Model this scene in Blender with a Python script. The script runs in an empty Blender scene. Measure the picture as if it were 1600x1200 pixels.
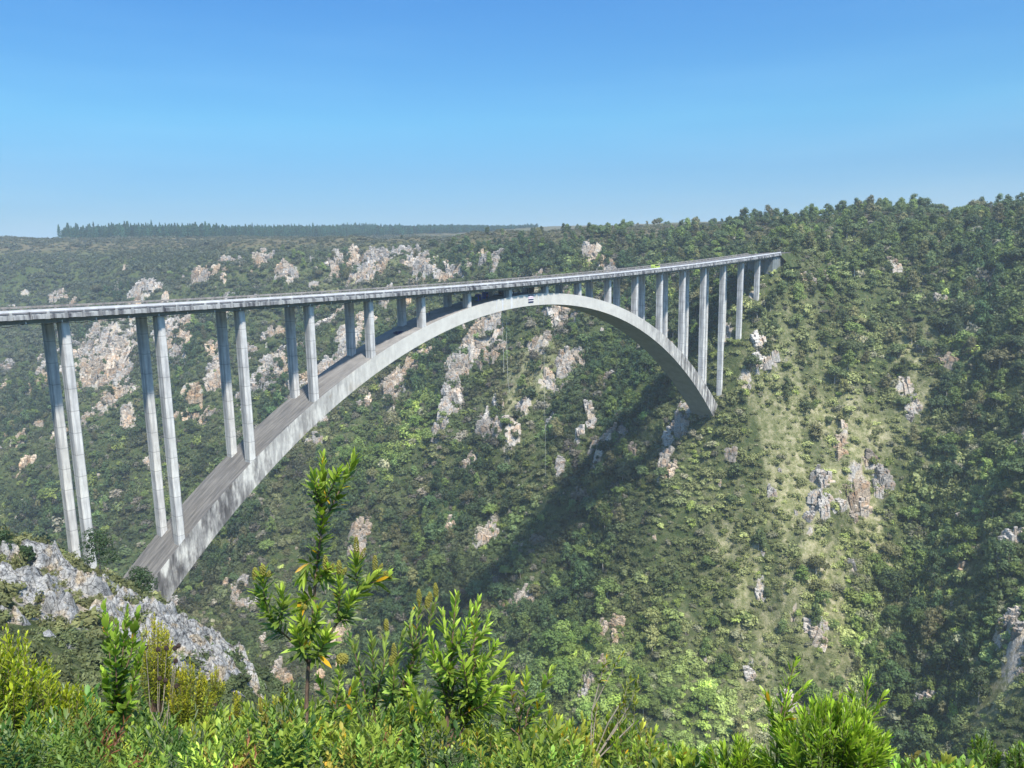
import bpy, math, random
import numpy as np
from mathutils import Matrix, Vector
S = bpy.context.scene
# ------------------------------------------------------------------ camera, sky, sun, exposure
SKY_SAT = 1.1; SKY_TINT = (0.88, 1.08, 1.08, 1); SKY_STR = 0.15; SUN_STR = 3.8; EXPO = 1.15
HAZE = 0.00017
SKY_RAMP = [(0.0, (.17, .22, .33)), (.05, (.185, .238, .34)), (.09, (.198, .268, .355)), (.15, (.235, .36, .415)), (.28, (.215, .365, .485)), (.42, (.85, .95, 1)), (1, (1, 1, 1))]  # tint by elevation; the high, unseen stops are raised to add ambient fill
CTRL=np.array([[311.8,1102.7,29.1],[375.8,1061.7,34.2],[436.1,883.6,29.0],[454.5,677.2,27.8],[481.0,475.4,20.1],[477.2,294.7,19.7],[465.9,184.3,19.9],[460.6,98.4,21.9],[520.9,77.2,27.6],[480.6,16.1,30.0],[486.6,-21.9,28.7],[490.6,-57.4,28.3],[468.1,-94.2,25.2],[426.6,1205.1,38.4],[629.9,1173.6,40.0],[888.4,1679.7,40.1],[559.9,851.0,33.0],[600.3,618.0,25.9],[865.3,934.8,37.8],[1131.0,1252.0,54.3],[631.4,428.7,27.4],[1016.4,763.2,41.8],[1709.1,1365.1,66.0],[500.5,176.4,23.2],[685.1,291.3,31.1],[1080.2,537.2,45.6],[1928.6,960.8,68.4],[728.3,166.4,37.0],[1220.9,378.1,52.4],[667.4,81.1,34.4],[705.2,38.2,35.1],[1032.4,127.9,40.3],[651.3,-23.8,34.0],[971.6,42.7,38.0],[660.3,-65.7,31.1],[1019.6,-12.9,35.3],[204.1,1301.4,23.7],[444.7,1564.8,19.6],[598.7,1698.8,26.1],[646.4,2876.2,21.8],[1109.3,3116.6,16.9],[2059.5,2806.5,36.8],[3222.3,2249.0,39.7],[3750.6,869.5,20.4],[2760.2,-316.0,-0.2],[2290.3,7930.7,11.7],[6066.5,5156.1,10.8],[9934.7,730.6,-7.4],[593.4,-145.3,23.5],[991.9,7882.6,47.3],[357.0,-2.7,7.8],[330.9,-0.0,-13.6],[306.6,-0.9,-34.4],[282.8,-2.2,-60.9],[252.0,922.4,-36.9],[190.9,741.2,-112.2],[154.6,632.7,-154.9],[123.3,536.9,-186.4],[173.1,530.0,-142.7],[247.2,571.4,-103.1],[309.3,701.8,-40.6],[174.9,419.2,-175.2],[377.0,554.5,-13.8],[283.2,409.9,-91.9],[226.1,322.5,-144.6],[182.0,254.7,-183.7],[410.4,393.2,-12.9],[321.1,291.2,-85.4],[252.2,211.7,-130.3],[204.5,157.0,-164.6],[178.9,127.5,-182.8],[410.4,271.8,-6.0],[358.1,243.7,-46.7],[315.4,215.2,-76.9],[278.7,179.2,-109.4],[235.5,111.5,-144.1],[191.3,70.7,-168.9],[412.9,176.6,-5.2],[349.9,130.3,-56.3],[289.3,94.9,-90.8],[246.6,62.5,-118.3],[210.2,38.7,-149.9],[162.7,8.6,-177.8],[408.6,118.9,-8.8],[346.6,79.8,-51.9],[303.5,48.6,-76.1],[262.9,38.3,-104.1],[220.4,13.7,-130.7],[185.5,-6.6,-154.6],[279.3,8.3,-82.8],[251.0,-0.9,-105.9],[226.5,-12.0,-125.8],[185.9,-35.7,-157.4],[286.3,-11.3,-68.5],[266.5,-21.5,-93.5],[235.7,-37.0,-122.1],[195.0,-57.3,-153.2],[376.8,-21.9,-8.9],[336.1,-38.3,-54.2],[285.7,-58.3,-103.0],[241.1,-75.7,-140.3],[210.2,-87.5,-161.2],[428.5,-56.6,-3.6],[369.8,-74.1,-55.4],[311.7,-91.1,-103.1],[265.7,-99.2,-128.8],[231.7,-109.2,-150.3],[416.3,-104.0,-2.7],[359.1,-112.7,-38.1],[309.5,-122.6,-68.5],[259.7,-132.1,-92.1],[222.4,-139.3,-111.4],[192.4,-140.4,-129.2],[-27.6,-46.4,-24.8],[-18.0,-49.3,-29.3],[-10.3,-54.7,-39.3],[-6.9,-62.5,-42.7],[-3.3,-70.6,-46.1],[1.0,-77.0,-51.5],[3.5,-85.3,-60.8],[-32.2,-62.5,-23.7],[-27.5,-68.9,-27.8],[-22.8,-75.4,-31.9],[-18.2,-81.9,-36.7],[-13.7,-88.4,-41.6],[-40.0,-89.2,-24.1],[-33.5,-101.7,-26.2],[-25.1,-108.5,-33.0],[-33.0,-14.0,-27.0],[0.0,-5.0,-57.0],[-14.0,7.0,-45.0],[-3.0,52.0,-64.0],[-45.0,40.0,-40.0],[-23.0,-31.0,-28.5],[14.0,-8.0,-67.0],[6.0,5.0,-59.0],[110.0,-400.0,-215.0],[110.0,-250.0,-215.0],[108.0,-150.0,-214.0],[108.0,-60.0,-214.0],[108.0,20.0,-214.0],[105.0,130.0,-214.0],[95.0,300.0,-212.0],[60.0,520.0,-208.0],[-20.0,800.0,-205.0],[-150.0,1100.0,-200.0],[-300.0,1500.0,-190.0],[-35.0,10.0,-32.0],[-62.0,0.0,-8.0],[-85.0,60.0,-5.0],[-60.0,160.0,-10.0],[-110.0,300.0,10.0],[-160.0,600.0,20.0],[-300.0,900.0,25.0],[-500.0,1200.0,30.0],[-59.5,-172.0,14.0],[-56.0,-169.0,12.2],[-54.0,-178.0,11.5],[-52.0,-165.0,9.2],[-70.0,-172.0,15.5],[-66.0,-160.0,13.5],[-62.0,-150.0,9.0],[-45.0,-160.0,0.0],[-48.0,-182.0,6.0],[-45.0,-150.0,-14.0],[-35.0,-150.0,-26.0],[-120.0,-170.0,20.0],[-150.0,-100.0,20.0],[-110.0,-50.0,12.0],[-90.0,-100.0,8.0],[-75.0,-90.0,-4.0],[-100.0,0.0,12.0],[-50.0,-130.0,-20.0],[-30.0,-120.0,-38.0],[0.0,-150.0,-70.0],[40.0,-150.0,-140.0],[30.0,-90.0,-110.0],[40.0,-50.0,-115.0],[40.0,10.0,-105.0],[20.0,60.0,-80.0],[0.0,120.0,-70.0],[-20.0,250.0,-80.0],[-40.0,400.0,-90.0],[-60.0,-250.0,10.0],[-20.0,-260.0,-60.0],[-80.0,-400.0,15.0],[-150.0,-400.0,20.0],[20.0,-400.0,-90.0],[240.0,-250.0,-120.0],[300.0,-260.0,-60.0],[380.0,-260.0,0.0],[300.0,-400.0,-60.0],[420.0,-400.0,15.0],[-400.0,-400.0,25.0],[-400.0,200.0,30.0],[700.0,-400.0,30.0],[700.0,-1500.0,30.0],[-1500.0,0.0,30.0],[-1500.0,2000.0,10.0],[-3000.0,-3000.0,30.0]])
ROCK=[[294.3,856.2,4.0,10.2,5.0,-5.8],[332.1,711.0,5.6,11.3,6.5,-7.5],[361.3,629.9,5.1,9.1,9.0,-10.3],[397.2,644.5,8.2,13.9,7.5,-8.6],[260.6,649.6,16.6,36.7,14.8,-17.0],[238.3,621.3,7.4,17.1,10.1,-11.6],[300.8,676.5,3.5,7.3,7.1,-8.2],[303.0,590.5,8.8,16.5,5.8,-6.7],[289.3,545.6,8.3,15.5,5.5,-6.4],[281.7,473.9,8.8,15.0,3.7,-4.2],[338.0,539.8,4.3,7.1,3.3,-3.8],[234.2,562.7,5.9,13.5,8.4,-9.7],[217.2,550.5,3.9,9.2,3.4,-3.9],[220.2,512.2,4.7,9.9,3.3,-3.7],[259.1,472.7,2.6,4.7,5.1,-5.8],[244.9,458.0,1.6,2.8,2.8,-3.2],[163.7,602.7,2.3,6.6,3.0,-3.4],[409.7,591.0,9.7,15.0,4.5,-5.2],[390.3,517.2,7.5,10.9,4.2,-4.8],[435.7,500.0,14.5,19.0,2.6,-3.0],[447.2,480.9,14.7,18.4,3.4,-3.9],[454.6,459.4,19.4,23.2,5.9,-6.8],[418.7,447.5,10.0,12.4,3.3,-3.7],[407.6,417.5,5.6,6.8,3.1,-3.6],[420.3,413.9,5.0,5.9,2.0,-2.3],[473.7,442.1,7.6,8.6,6.8,-7.8],[435.5,376.7,13.0,14.1,5.4,-6.3],[430.1,320.9,11.4,11.2,3.7,-4.2],[424.5,301.5,9.9,9.5,2.2,-2.5],[432.0,280.8,12.1,11.0,4.2,-4.9],[415.3,346.5,4.9,5.2,3.7,-4.3],[416.3,323.1,4.3,4.3,2.9,-3.3],[361.7,411.7,4.6,5.9,4.5,-5.2],[349.7,414.7,5.2,6.9,3.4,-3.9],[343.7,370.6,5.1,6.4,2.8,-3.3],[350.6,355.1,5.9,7.1,4.2,-4.9],[382.1,358.9,5.4,6.2,1.8,-2.1],[331.6,351.3,3.2,3.9,4.5,-5.2],[314.9,359.7,6.1,7.9,8.2,-9.4],[301.9,372.8,4.8,6.5,6.2,-7.1],[308.9,417.6,10.7,15.6,8.6,-9.9],[340.0,274.8,7.5,8.0,3.9,-4.4],[344.8,263.2,4.4,4.6,2.6,-2.9],[328.1,280.3,8.4,9.3,5.1,-5.9],[315.9,277.0,8.7,9.9,2.8,-3.3],[351.2,217.5,8.3,7.6,4.9,-5.6],[356.3,205.7,7.1,6.3,1.8,-2.1],[328.5,217.8,5.4,5.3,3.9,-4.4],[317.5,212.2,4.7,4.6,2.6,-3.0],[307.8,200.9,6.5,6.3,2.6,-2.9],[295.4,194.4,5.8,5.6,2.5,-2.9],[282.7,189.0,2.8,2.8,3.0,-3.4],[292.9,227.6,1.7,1.8,1.2,-1.3],[290.0,154.9,4.5,4.0,2.9,-3.3],[286.7,138.0,3.3,2.9,1.8,-2.1],[269.5,147.9,2.7,2.5,2.8,-3.2],[363.8,225.1,4.6,4.2,5.6,-6.4],[344.9,160.8,5.1,4.1,3.1,-3.6],[343.6,151.0,3.8,3.0,1.7,-1.9],[297.4,132.1,5.6,4.6,2.3,-2.7],[282.7,128.4,3.7,3.2,1.5,-1.7],[320.3,130.5,4.1,3.2,1.9,-2.1],[313.6,130.9,2.3,1.8,1.3,-1.5],[336.4,127.5,4.3,3.2,3.2,-3.7],[318.8,119.8,2.9,2.2,1.3,-1.5],[376.2,165.2,5.5,4.2,3.2,-3.7],[374.7,145.8,4.8,3.5,3.5,-4.0],[296.8,80.4,5.5,3.9,1.2,-1.4],[284.1,79.8,3.2,2.4,1.2,-1.3],[280.7,60.2,7.9,5.4,2.0,-2.3],[293.5,58.5,7.1,4.7,1.6,-1.8],[269.8,56.8,4.0,2.8,1.3,-1.5],[279.6,41.5,3.1,2.0,1.7,-2.0],[331.2,92.5,2.4,1.6,1.3,-1.5],[267.5,79.2,3.6,2.7,0.9,-1.1],[285.7,17.3,2.8,1.6,2.3,-2.7],[281.4,20.2,2.8,1.7,1.5,-1.7],[267.8,14.6,3.6,2.1,1.0,-1.2],[297.7,-9.6,2.0,1.0,1.8,-2.1],[331.5,3.1,1.8,0.9,1.1,-1.3],[313.9,8.2,3.5,1.8,1.7,-2.0],[311.6,-10.5,1.2,0.6,0.6,-0.7],[312.9,-16.3,1.4,0.7,1.2,-1.4],[308.2,-15.2,0.8,0.4,1.2,-1.4],[445.6,185.3,11.0,7.8,4.6,-5.2],[429.3,161.7,8.7,5.9,3.1,-3.6],[358.4,-65.5,2.0,0.6,1.9,-2.2],[351.1,-73.7,3.3,1.0,1.4,-1.6],[318.8,-50.1,1.9,0.7,1.4,-1.6],[310.4,-51.8,1.8,0.7,1.2,-1.4],[318.6,-62.5,1.8,0.6,0.6,-0.7],[305.1,-62.9,5.9,2.1,2.3,-2.7],[317.4,-70.3,2.4,0.8,1.2,-1.3],[291.6,-51.0,2.8,1.1,1.3,-1.5],[280.9,-53.0,3.4,1.4,1.5,-1.7],[268.0,-55.5,2.2,1.0,0.7,-0.8],[274.6,-34.4,1.8,0.8,0.8,-0.9],[303.2,-106.1,3.3,0.8,0.9,-1.0],[268.1,-130.6,1.5,0.3,2.5,-2.8],[239.0,-134.6,3.7,0.7,2.0,-2.3],[223.4,-139.5,5.6,1.0,1.4,-1.6],[313.0,-123.5,4.5,0.8,0.7,-0.8],[218.7,65.3,0.9,0.8,1.2,-1.4],[219.7,198.5,3.2,3.9,2.6,-2.9],[346.5,518.5,3.2,5.0,3.2,-3.7],[281.5,336.3,2.7,3.7,1.9,-2.2],[297.8,294.0,1.7,2.1,2.5,-2.9],[206.2,680.6,1.9,4.9,4.1,-4.8],[257.9,745.8,2.6,6.6,3.6,-4.2],[278.9,914.5,1.7,4.7,4.1,-4.7],[274.2,-71.3,1.1,0.4,0.7,-0.8],[209.5,-71.0,2.6,1.1,0.8,-0.9],[243.2,-45.0,2.0,0.9,0.7,-0.8],[217.8,-52.9,2.3,1.1,0.7,-0.8],[239.9,-60.5,1.5,0.7,0.5,-0.6],[-29.5,-66.7,2.2,6.7,2.1,-2.4],[-22.9,-62.3,3.3,9.0,1.9,-2.2],[-22.8,-53.7,1.0,3.0,1.0,-1.1],[-21.4,-68.3,3.4,8.3,1.9,-2.2],[-10.4,-64.2,3.3,6.8,1.0,-1.1],[-15.1,-63.9,3.3,7.7,1.1,-1.2],[-10.6,-71.9,1.7,3.3,0.8,-1.0],[144.5,170.8,2.9,4.4,3.1,-3.5],[-28.6,-53.9,0.6,1.9,0.3,-0.4],[-33.6,-73.4,0.8,2.7,0.7,-0.8],[-17.9,-74.6,1.6,3.5,0.9,-1.0]]
DRY=[[204.4,-60.5,14.9,7.1,3.5,-4.0],[237.9,-38.9,10.8,5.3,2.5,-2.8],[275.1,-40.6,10.6,4.8,4.9,-5.6],[296.7,-54.1,9.8,3.9,9.6,-11.1],[327.7,-57.7,10.1,3.7,10.1,-11.6],[378.4,-62.2,7.7,2.5,5.7,-6.5],[318.8,-38.8,6.3,2.6,7.3,-8.4],[228.4,-54.7,10.0,4.6,3.0,-3.5],[212.2,-136.4,10.0,2.0,5.3,-6.1],[247.1,-25.3,6.6,3.4,3.7,-4.2],[490.6,678.9,15.0,23.0,35.9,-41.3],[414.7,435.6,13.4,16.5,20.1,-23.1],[317.9,147.5,17.1,14.2,10.8,-12.4],[298.8,251.1,15.1,16.9,6.0,-6.9],[260.7,-57.1,6.4,2.7,2.9,-3.3],[354.9,-72.6,6.5,2.0,5.0,-5.7],[276.4,-54.9,11.1,4.6,1.1,-1.3],[298.5,-50.3,9.4,3.8,1.2,-1.3],[273.5,-45.8,10.1,4.5,1.1,-1.3],[280.2,-33.6,7.6,3.6,1.0,-1.1],[296.0,-66.2,10.8,3.9,1.1,-1.3],[329.2,-63.2,10.7,3.7,1.2,-1.4],[354.0,-70.0,11.9,3.7,1.2,-1.4],[250.5,-38.7,10.8,5.2,1.1,-1.3],[249.4,-52.1,12.7,5.7,1.1,-1.2],[242.5,-63.4,12.9,5.4,1.0,-1.2],[220.9,-47.3,12.4,6.1,1.0,-1.2],[211.9,-62.2,13.8,6.3,1.0,-1.1],[211.0,-72.8,12.3,5.2,0.9,-1.1],[370.9,-67.7,12.3,3.8,1.1,-1.2],[332.2,-46.5,10.3,4.0,1.2,-1.4],[268.8,-65.1,9.1,3.6,0.9,-1.0]]
DARK=[[382.9,808.0,19.3,40.3,17.6,-20.2],[317.9,752.3,7.2,15.8,11.4,-13.1],[436.8,750.2,21.8,39.4,20.7,-23.8],[421.6,464.2,16.4,20.9,6.6,-7.6],[357.4,146.5,9.2,7.0,8.5,-9.7],[342.1,109.6,14.7,10.3,10.6,-12.2],[346.1,79.4,21.4,13.4,7.6,-8.8],[309.6,64.9,17.1,11.1,8.5,-9.8],[250.0,41.1,15.3,10.6,6.3,-7.2],[227.7,40.5,13.0,9.6,8.1,-9.3],[209.5,34.4,10.4,7.9,9.7,-11.1],[391.0,102.8,17.1,10.6,11.1,-12.8],[335.7,24.8,24.4,12.6,9.1,-10.5],[318.8,-8.3,7.0,3.4,2.5,-2.9],[416.2,-86.0,17.4,4.2,5.7,-6.6],[375.6,-94.5,18.7,4.5,5.3,-6.1],[334.7,-94.6,11.8,3.2,5.0,-5.7],[277.4,-95.7,10.6,3.1,4.1,-4.8],[257.9,-94.6,9.6,3.0,6.7,-7.7],[227.6,-114.0,11.4,2.8,4.5,-5.1],[302.5,-120.0,20.9,4.2,3.7,-4.3],[245.7,146.6,15.5,15.3,17.2,-19.8],[203.0,72.8,12.5,11.2,12.3,-14.2],[196.1,126.4,13.1,14.3,13.3,-15.3],[153.3,483.2,12.4,29.9,26.4,-30.3],[188.5,304.0,17.1,28.4,16.9,-19.4],[181.6,662.4,14.9,42.4,20.0,-23.0],[306.9,160.0,7.0,6.1,3.8,-4.4],[331.7,153.5,5.0,4.0,3.3,-3.8],[328.7,196.9,3.7,3.4,2.6,-3.0],[290.9,100.8,8.7,6.7,4.4,-5.0],[452.5,326.8,25.0,24.0,15.1,-17.4],[436.4,238.9,28.3,23.3,13.6,-15.7],[359.6,318.8,6.0,6.6,10.3,-11.8],[282.8,527.3,7.0,13.1,3.5,-4.0],[249.1,-125.5,9.7,2.2,4.5,-5.2]]
GREEN=[[181.6,-12.4,13.4,9.0,15.1,-17.3],[193.2,15.1,9.8,7.2,9.0,-10.4],[211.7,-8.4,8.4,5.2,10.7,-12.3],[284.0,-75.9,7.1,2.4,4.7,-5.4],[232.4,-30.0,13.4,7.0,6.4,-7.4],[199.7,-41.7,14.8,8.0,9.8,-11.3],[297.9,229.7,10.7,11.4,7.6,-8.7],[277.0,213.8,9.2,9.9,14.0,-16.1],[268.8,258.4,13.0,15.9,11.7,-13.4],[252.9,-81.7,13.2,4.7,6.8,-7.8],[221.0,-85.9,9.3,3.4,9.4,-10.8],[274.9,-0.8,4.0,2.2,5.2,-6.0],[249.4,-61.8,10.7,4.5,5.2,-6.0],[346.2,274.1,6.3,6.6,3.9,-4.5]]
TALL=[[455.5,95.8,25.8,13.6,26.7,-30.8],[437.3,136.9,24.1,15.1,18.3,-21.1],[353.2,-13.5,11.3,4.9,11.1,-12.7],[437.4,-36.7,29.2,9.3,29.4,-33.8],[354.1,-30.9,13.0,5.3,13.1,-15.0],[357.4,-101.2,39.3,9.2,9.8,-11.3],[330.9,-77.2,6.9,2.2,5.1,-5.9],[243.2,-94.6,11.2,3.6,8.1,-9.3],[236.9,-128.2,11.2,2.4,4.4,-5.0],[350.1,10.2,22.4,10.3,11.4,-13.1],[318.8,-38.8,7.0,2.9,6.1,-7.0],[436.5,225.6,29.8,23.8,20.1,-23.2],[247.7,-59.8,5.6,2.4,2.8,-3.2],[262.1,-90.9,9.8,3.1,5.1,-5.8],[266.0,-125.5,12.0,2.5,4.7,-5.4],[371.9,-70.4,12.3,3.8,8.5,-9.8],[517.1,-5.2,40.1,11.9,17.1,-19.7],[507.2,-74.7,30.7,5.7,15.4,-17.8],[467.5,185.3,20.9,14.2,16.7,-19.1],[484.8,138.0,23.6,13.5,16.2,-18.6],[477.1,82.0,27.6,13.2,15.0,-17.3],[445.7,213.4,18.3,13.9,16.7,-19.3],[463.3,34.9,21.4,8.7,8.4,-9.6]]
GUL=[[[438.5,159.9],[386.4,104.8],[346.1,79.4],[305.3,60.0],[255.9,45.2],[222.5,40.5],[186.3,27.4]],[[457.4,-79.5],[404.6,-88.8],[375.6,-94.5],[328.7,-94.9],[277.4,-95.7],[252.9,-96.2],[224.0,-111.0]],[[499.5,865.1],[383.2,759.0],[330.5,747.1],[267.0,718.0]],[[360.1,259.5],[318.4,251.7],[274.4,251.0],[228.2,235.3]],[[324.5,553.1],[284.8,519.1],[223.1,482.9]],[[363.1,447.3],[281.5,379.5],[227.4,341.6]]]
RIB=[[[369.0,208.1],[352.5,218.7],[326.4,219.6],[300.6,200.7],[277.7,185.1]],[[347.8,144.6],[296.2,129.5],[265.1,143.9]],[[287.4,14.8],[268.3,14.2],[242.1,10.5]],[[298.1,59.5],[265.8,54.0]],[[354.3,-41.1],[322.1,-56.6],[268.9,-56.5],[231.3,-64.2]],[[298.3,678.8],[256.3,647.2],[203.7,581.2]],[[338.9,311.3],[308.3,338.7],[251.8,327.7]]]
CAM=np.array([-59.4902, -171.98, 15.5939])
CR=np.array([0.6561481, -0.7544335, -0.0173104])
CU=np.array([0.1402964, 0.0994159, 0.9851058])
CF=np.array([0.7414759, 0.6488039, -0.1710759])
FPX=1225.091

cam_d = bpy.data.cameras.new("camera"); cam = bpy.data.objects.new("camera", cam_d); S.collection.objects.link(cam)
_m = Matrix.Identity(4)
for _i in range(3):
    _m[_i][0], _m[_i][1], _m[_i][2], _m[_i][3] = CR[_i], CU[_i], -CF[_i], CAM[_i]
cam.matrix_world = _m
cam_d.sensor_width = 36.0; cam_d.lens = 36.0 * FPX / 1600.0; cam_d.clip_start = 0.1; cam_d.clip_end = 30000
S.camera = cam
SUN_TO = Vector((-0.20, -0.47, 0.86)).normalized()
W = bpy.data.worlds.new("World"); S.world = W; W.use_nodes = True
nt = W.node_tree; nt.nodes.clear()
o_ = nt.nodes.new('ShaderNodeOutputWorld'); bg = nt.nodes.new('ShaderNodeBackground'); sk = nt.nodes.new('ShaderNodeTexSky')
sk.sky_type = 'NISHITA'; sk.sun_disc = False
sk.sun_elevation = math.asin(SUN_TO.z); sk.sun_rotation = math.atan2(SUN_TO.x, SUN_TO.y)
sk.altitude = 200; sk.air_density = 1.0; sk.dust_density = 0.6; sk.ozone_density = 2.5
hs = nt.nodes.new('ShaderNodeHueSaturation'); hs.inputs['Saturation'].default_value = SKY_SAT
nt.links.new(sk.outputs[0], hs.inputs['Color'])
tn = nt.nodes.new('ShaderNodeMix'); tn.data_type = 'RGBA'; tn.blend_type = 'MULTIPLY'; tn.inputs[0].default_value = 1.0
tn.inputs[7].default_value = SKY_TINT
nt.links.new(hs.outputs[0], tn.inputs[6])
tc_w = nt.nodes.new('ShaderNodeTexCoord'); sx_w = nt.nodes.new('ShaderNodeSeparateXYZ'); nt.links.new(tc_w.outputs['Generated'], sx_w.inputs[0])
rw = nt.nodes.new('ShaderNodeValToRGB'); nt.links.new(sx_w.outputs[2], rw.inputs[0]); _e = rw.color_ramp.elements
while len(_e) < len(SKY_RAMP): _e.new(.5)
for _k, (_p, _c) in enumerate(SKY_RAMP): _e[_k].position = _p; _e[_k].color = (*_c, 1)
tm2 = nt.nodes.new('ShaderNodeMix'); tm2.data_type = 'RGBA'; tm2.blend_type = 'MULTIPLY'; tm2.inputs[0].default_value = 1.0
wn_ = nt.nodes.new('ShaderNodeTexNoise'); wn_.inputs['Scale'].default_value = 2.2; wn_.inputs['Detail'].default_value = 5; mp_ = nt.nodes.new('ShaderNodeMapping'); mp_.inputs['Scale'].default_value = (1, 1, 9); nt.links.new(tc_w.outputs['Generated'], mp_.inputs[0]); nt.links.new(mp_.outputs[0], wn_.inputs['Vector'])
wr_ = nt.nodes.new('ShaderNodeValToRGB'); nt.links.new(wn_.outputs[0], wr_.inputs[0]); wr_.color_ramp.elements[0].position = .45; wr_.color_ramp.elements[0].color = (.97, .985, .99, 1); wr_.color_ramp.elements[1].position = .75; wr_.color_ramp.elements[1].color = (1.16, 1.06, 1.02, 1)
wm_ = nt.nodes.new('ShaderNodeMix'); wm_.data_type = 'RGBA'; wm_.blend_type = 'MULTIPLY'; wm_.inputs[0].default_value = 1; nt.links.new(tn.outputs[2], wm_.inputs[6]); nt.links.new(wr_.outputs[0], wm_.inputs[7])
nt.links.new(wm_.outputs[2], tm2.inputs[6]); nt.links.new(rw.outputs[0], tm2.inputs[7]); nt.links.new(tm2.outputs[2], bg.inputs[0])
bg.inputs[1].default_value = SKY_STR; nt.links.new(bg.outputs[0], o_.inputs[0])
sd = bpy.data.lights.new("sun", 'SUN'); sd.energy = SUN_STR; sd.angle = math.radians(3.5); sd.color = (1.0, 0.95, 0.86)
so = bpy.data.objects.new("sun", sd); S.collection.objects.link(so); so.rotation_euler = SUN_TO.to_track_quat('Z', 'Y').to_euler()
S.view_settings.view_transform = 'Standard'; S.view_settings.look = 'None'; S.view_settings.exposure = EXPO; S.view_settings.gamma = 1
S.view_settings.use_curve_mapping = False
S.cycles.max_bounces = 5; S.cycles.diffuse_bounces = 3; S.cycles.transmission_bounces = 3; S.cycles.volume_bounces = 1; S.cycles.glossy_bounces = 2
rng = np.random.default_rng(7); random.seed(7)

def at(px, py, D):
    return CAM + D * (CF + (px - 800) / FPX * CR - (py - 600) / FPX * CU)
def proj(X):
    d = X - CAM; z = d @ CF
    return 800 + FPX * (d @ CR) / z, 600 - FPX * (d @ CU) / z, z

def cells(x, y, sx, sy, rot, s):
    """jointed rock: every cell has its own height and tilt (0..1)"""
    c, n_ = math.cos(rot), math.sin(rot); u = (x * c + y * n_) / sx; v = (-x * n_ + y * c) / sy; iu = np.floor(u); iv = np.floor(v); best = np.full(np.shape(x), 9.0); out = np.zeros(np.shape(x)); edge = np.full(np.shape(x), 9.0)
    for a in (-1, 0, 1):
        for b in (-1, 0, 1):
            pu = iu + a; pv = iv + b; du = pu + _h(pu, pv, s) - u; dv = pv + _h(pu, pv, s + 1) - v; d = np.maximum(np.abs(du), np.abs(dv)) + .3 * np.hypot(du, dv)
            h = _h(pu, pv, s + 2) + (_h(pu, pv, s + 3) - .5) * du * 1.2 + (_h(pu, pv, s + 4) - .5) * dv * 1.2; k = d < best; edge = np.where(k, best - d, np.minimum(edge, d - best)); best = np.where(k, d, best); out = np.where(k, h, out)
    return out, edge
# ------------------------------------------------------------------ helpers
def tag(o, label=None, cat=None, group=None, kind=None):
    if label: o['label'] = label
    if cat: o['category'] = cat
    if group: o['group'] = group
    if kind: o['kind'] = kind
    return o
def empty(name, loc, label=None, cat=None, group=None):
    o = bpy.data.objects.new(name, None); S.collection.objects.link(o); o.location = loc; o.empty_display_size = 0.5
    return tag(o, label, cat, group)
def arr_mesh(name, V, Fc, n=4, smooth=False):
    V = np.asarray(V, np.float32).reshape(-1, 3); Fc = np.asarray(Fc, np.int32).reshape(-1, n)
    me = bpy.data.meshes.new(name); me.vertices.add(len(V)); me.vertices.foreach_set('co', V.ravel())
    me.loops.add(Fc.size); me.loops.foreach_set('vertex_index', Fc.ravel())
    me.polygons.add(len(Fc)); me.polygons.foreach_set('loop_start', np.arange(0, Fc.size, n, dtype=np.int32))
    me.polygons.foreach_set('loop_total', np.full(len(Fc), n, np.int32))
    if smooth: me.polygons.foreach_set('use_smooth', np.ones(len(Fc), bool))
    me.update(); me.validate(); return me
def col_attr(me, name, C):
    a = me.color_attributes.new(name, 'FLOAT_COLOR', 'POINT'); C = np.asarray(C, np.float32)
    if C.shape[1] == 3: C = np.c_[C, np.ones(len(C), np.float32)]
    a.data.foreach_set('color', C.ravel().astype(np.float32))
def link(name, me, mat, parent=None, loc=None):
    o = bpy.data.objects.new(name, me); S.collection.objects.link(o)
    if mat is not None and len(me.materials) == 0: me.materials.append(mat)
    if parent is not None: o.parent = parent
    if loc is not None: o.location = loc
    return o
class MB:
    def __init__(s): s.v = []; s.f = []
    def add(s, v, f):
        b = len(s.v); s.v += [tuple(map(float, q)) for q in v]; s.f += [tuple(b + i for i in q) for q in f]
    def hexa(s, c):  # 8 corners: bottom 4 ccw, top 4 ccw
        s.add(c, [(3, 2, 1, 0), (4, 5, 6, 7), (0, 1, 5, 4), (1, 2, 6, 5), (2, 3, 7, 6), (3, 0, 4, 7)])
    def box(s, x0, x1, y0, y1, z0, z1):
        s.hexa([(x0, y0, z0), (x1, y0, z0), (x1, y1, z0), (x0, y1, z0), (x0, y0, z1), (x1, y0, z1), (x1, y1, z1), (x0, y1, z1)])
    def tube(s, pts, rad, n=6, cap=True):
        pts = [np.array(q, float) for q in pts]; rad = [rad] * len(pts) if np.isscalar(rad) else rad
        rings = []
        for i, q in enumerate(pts):
            t = pts[min(i + 1, len(pts) - 1)] - pts[max(i - 1, 0)]; t = t / (np.linalg.norm(t) + 1e-9)
            a = np.cross(t, (0, 0, 1) if abs(t[2]) < .9 else (1, 0, 0)); a /= np.linalg.norm(a); b = np.cross(t, a)
            rings.append([q + rad[i] * (math.cos(2 * math.pi * k / n) * a + math.sin(2 * math.pi * k / n) * b) for k in range(n)])
        v = [w for r in rings for w in r]; f = []
        for i in range(len(pts) - 1):
            for k in range(n): f.append((i * n + k, (i + 1) * n + k, (i + 1) * n + (k + 1) % n, i * n + (k + 1) % n))
        if cap: f += [tuple(range(n)), tuple((len(pts) - 1) * n + k for k in reversed(range(n)))]
        s.add(v, f)
    def mesh(s, name):
        me = bpy.data.meshes.new(name); me.from_pydata(s.v, [], s.f); me.update(); return me
    def build(s, name, mat, parent=None, loc=None): return link(name, s.mesh(name), mat, parent, loc)

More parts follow.
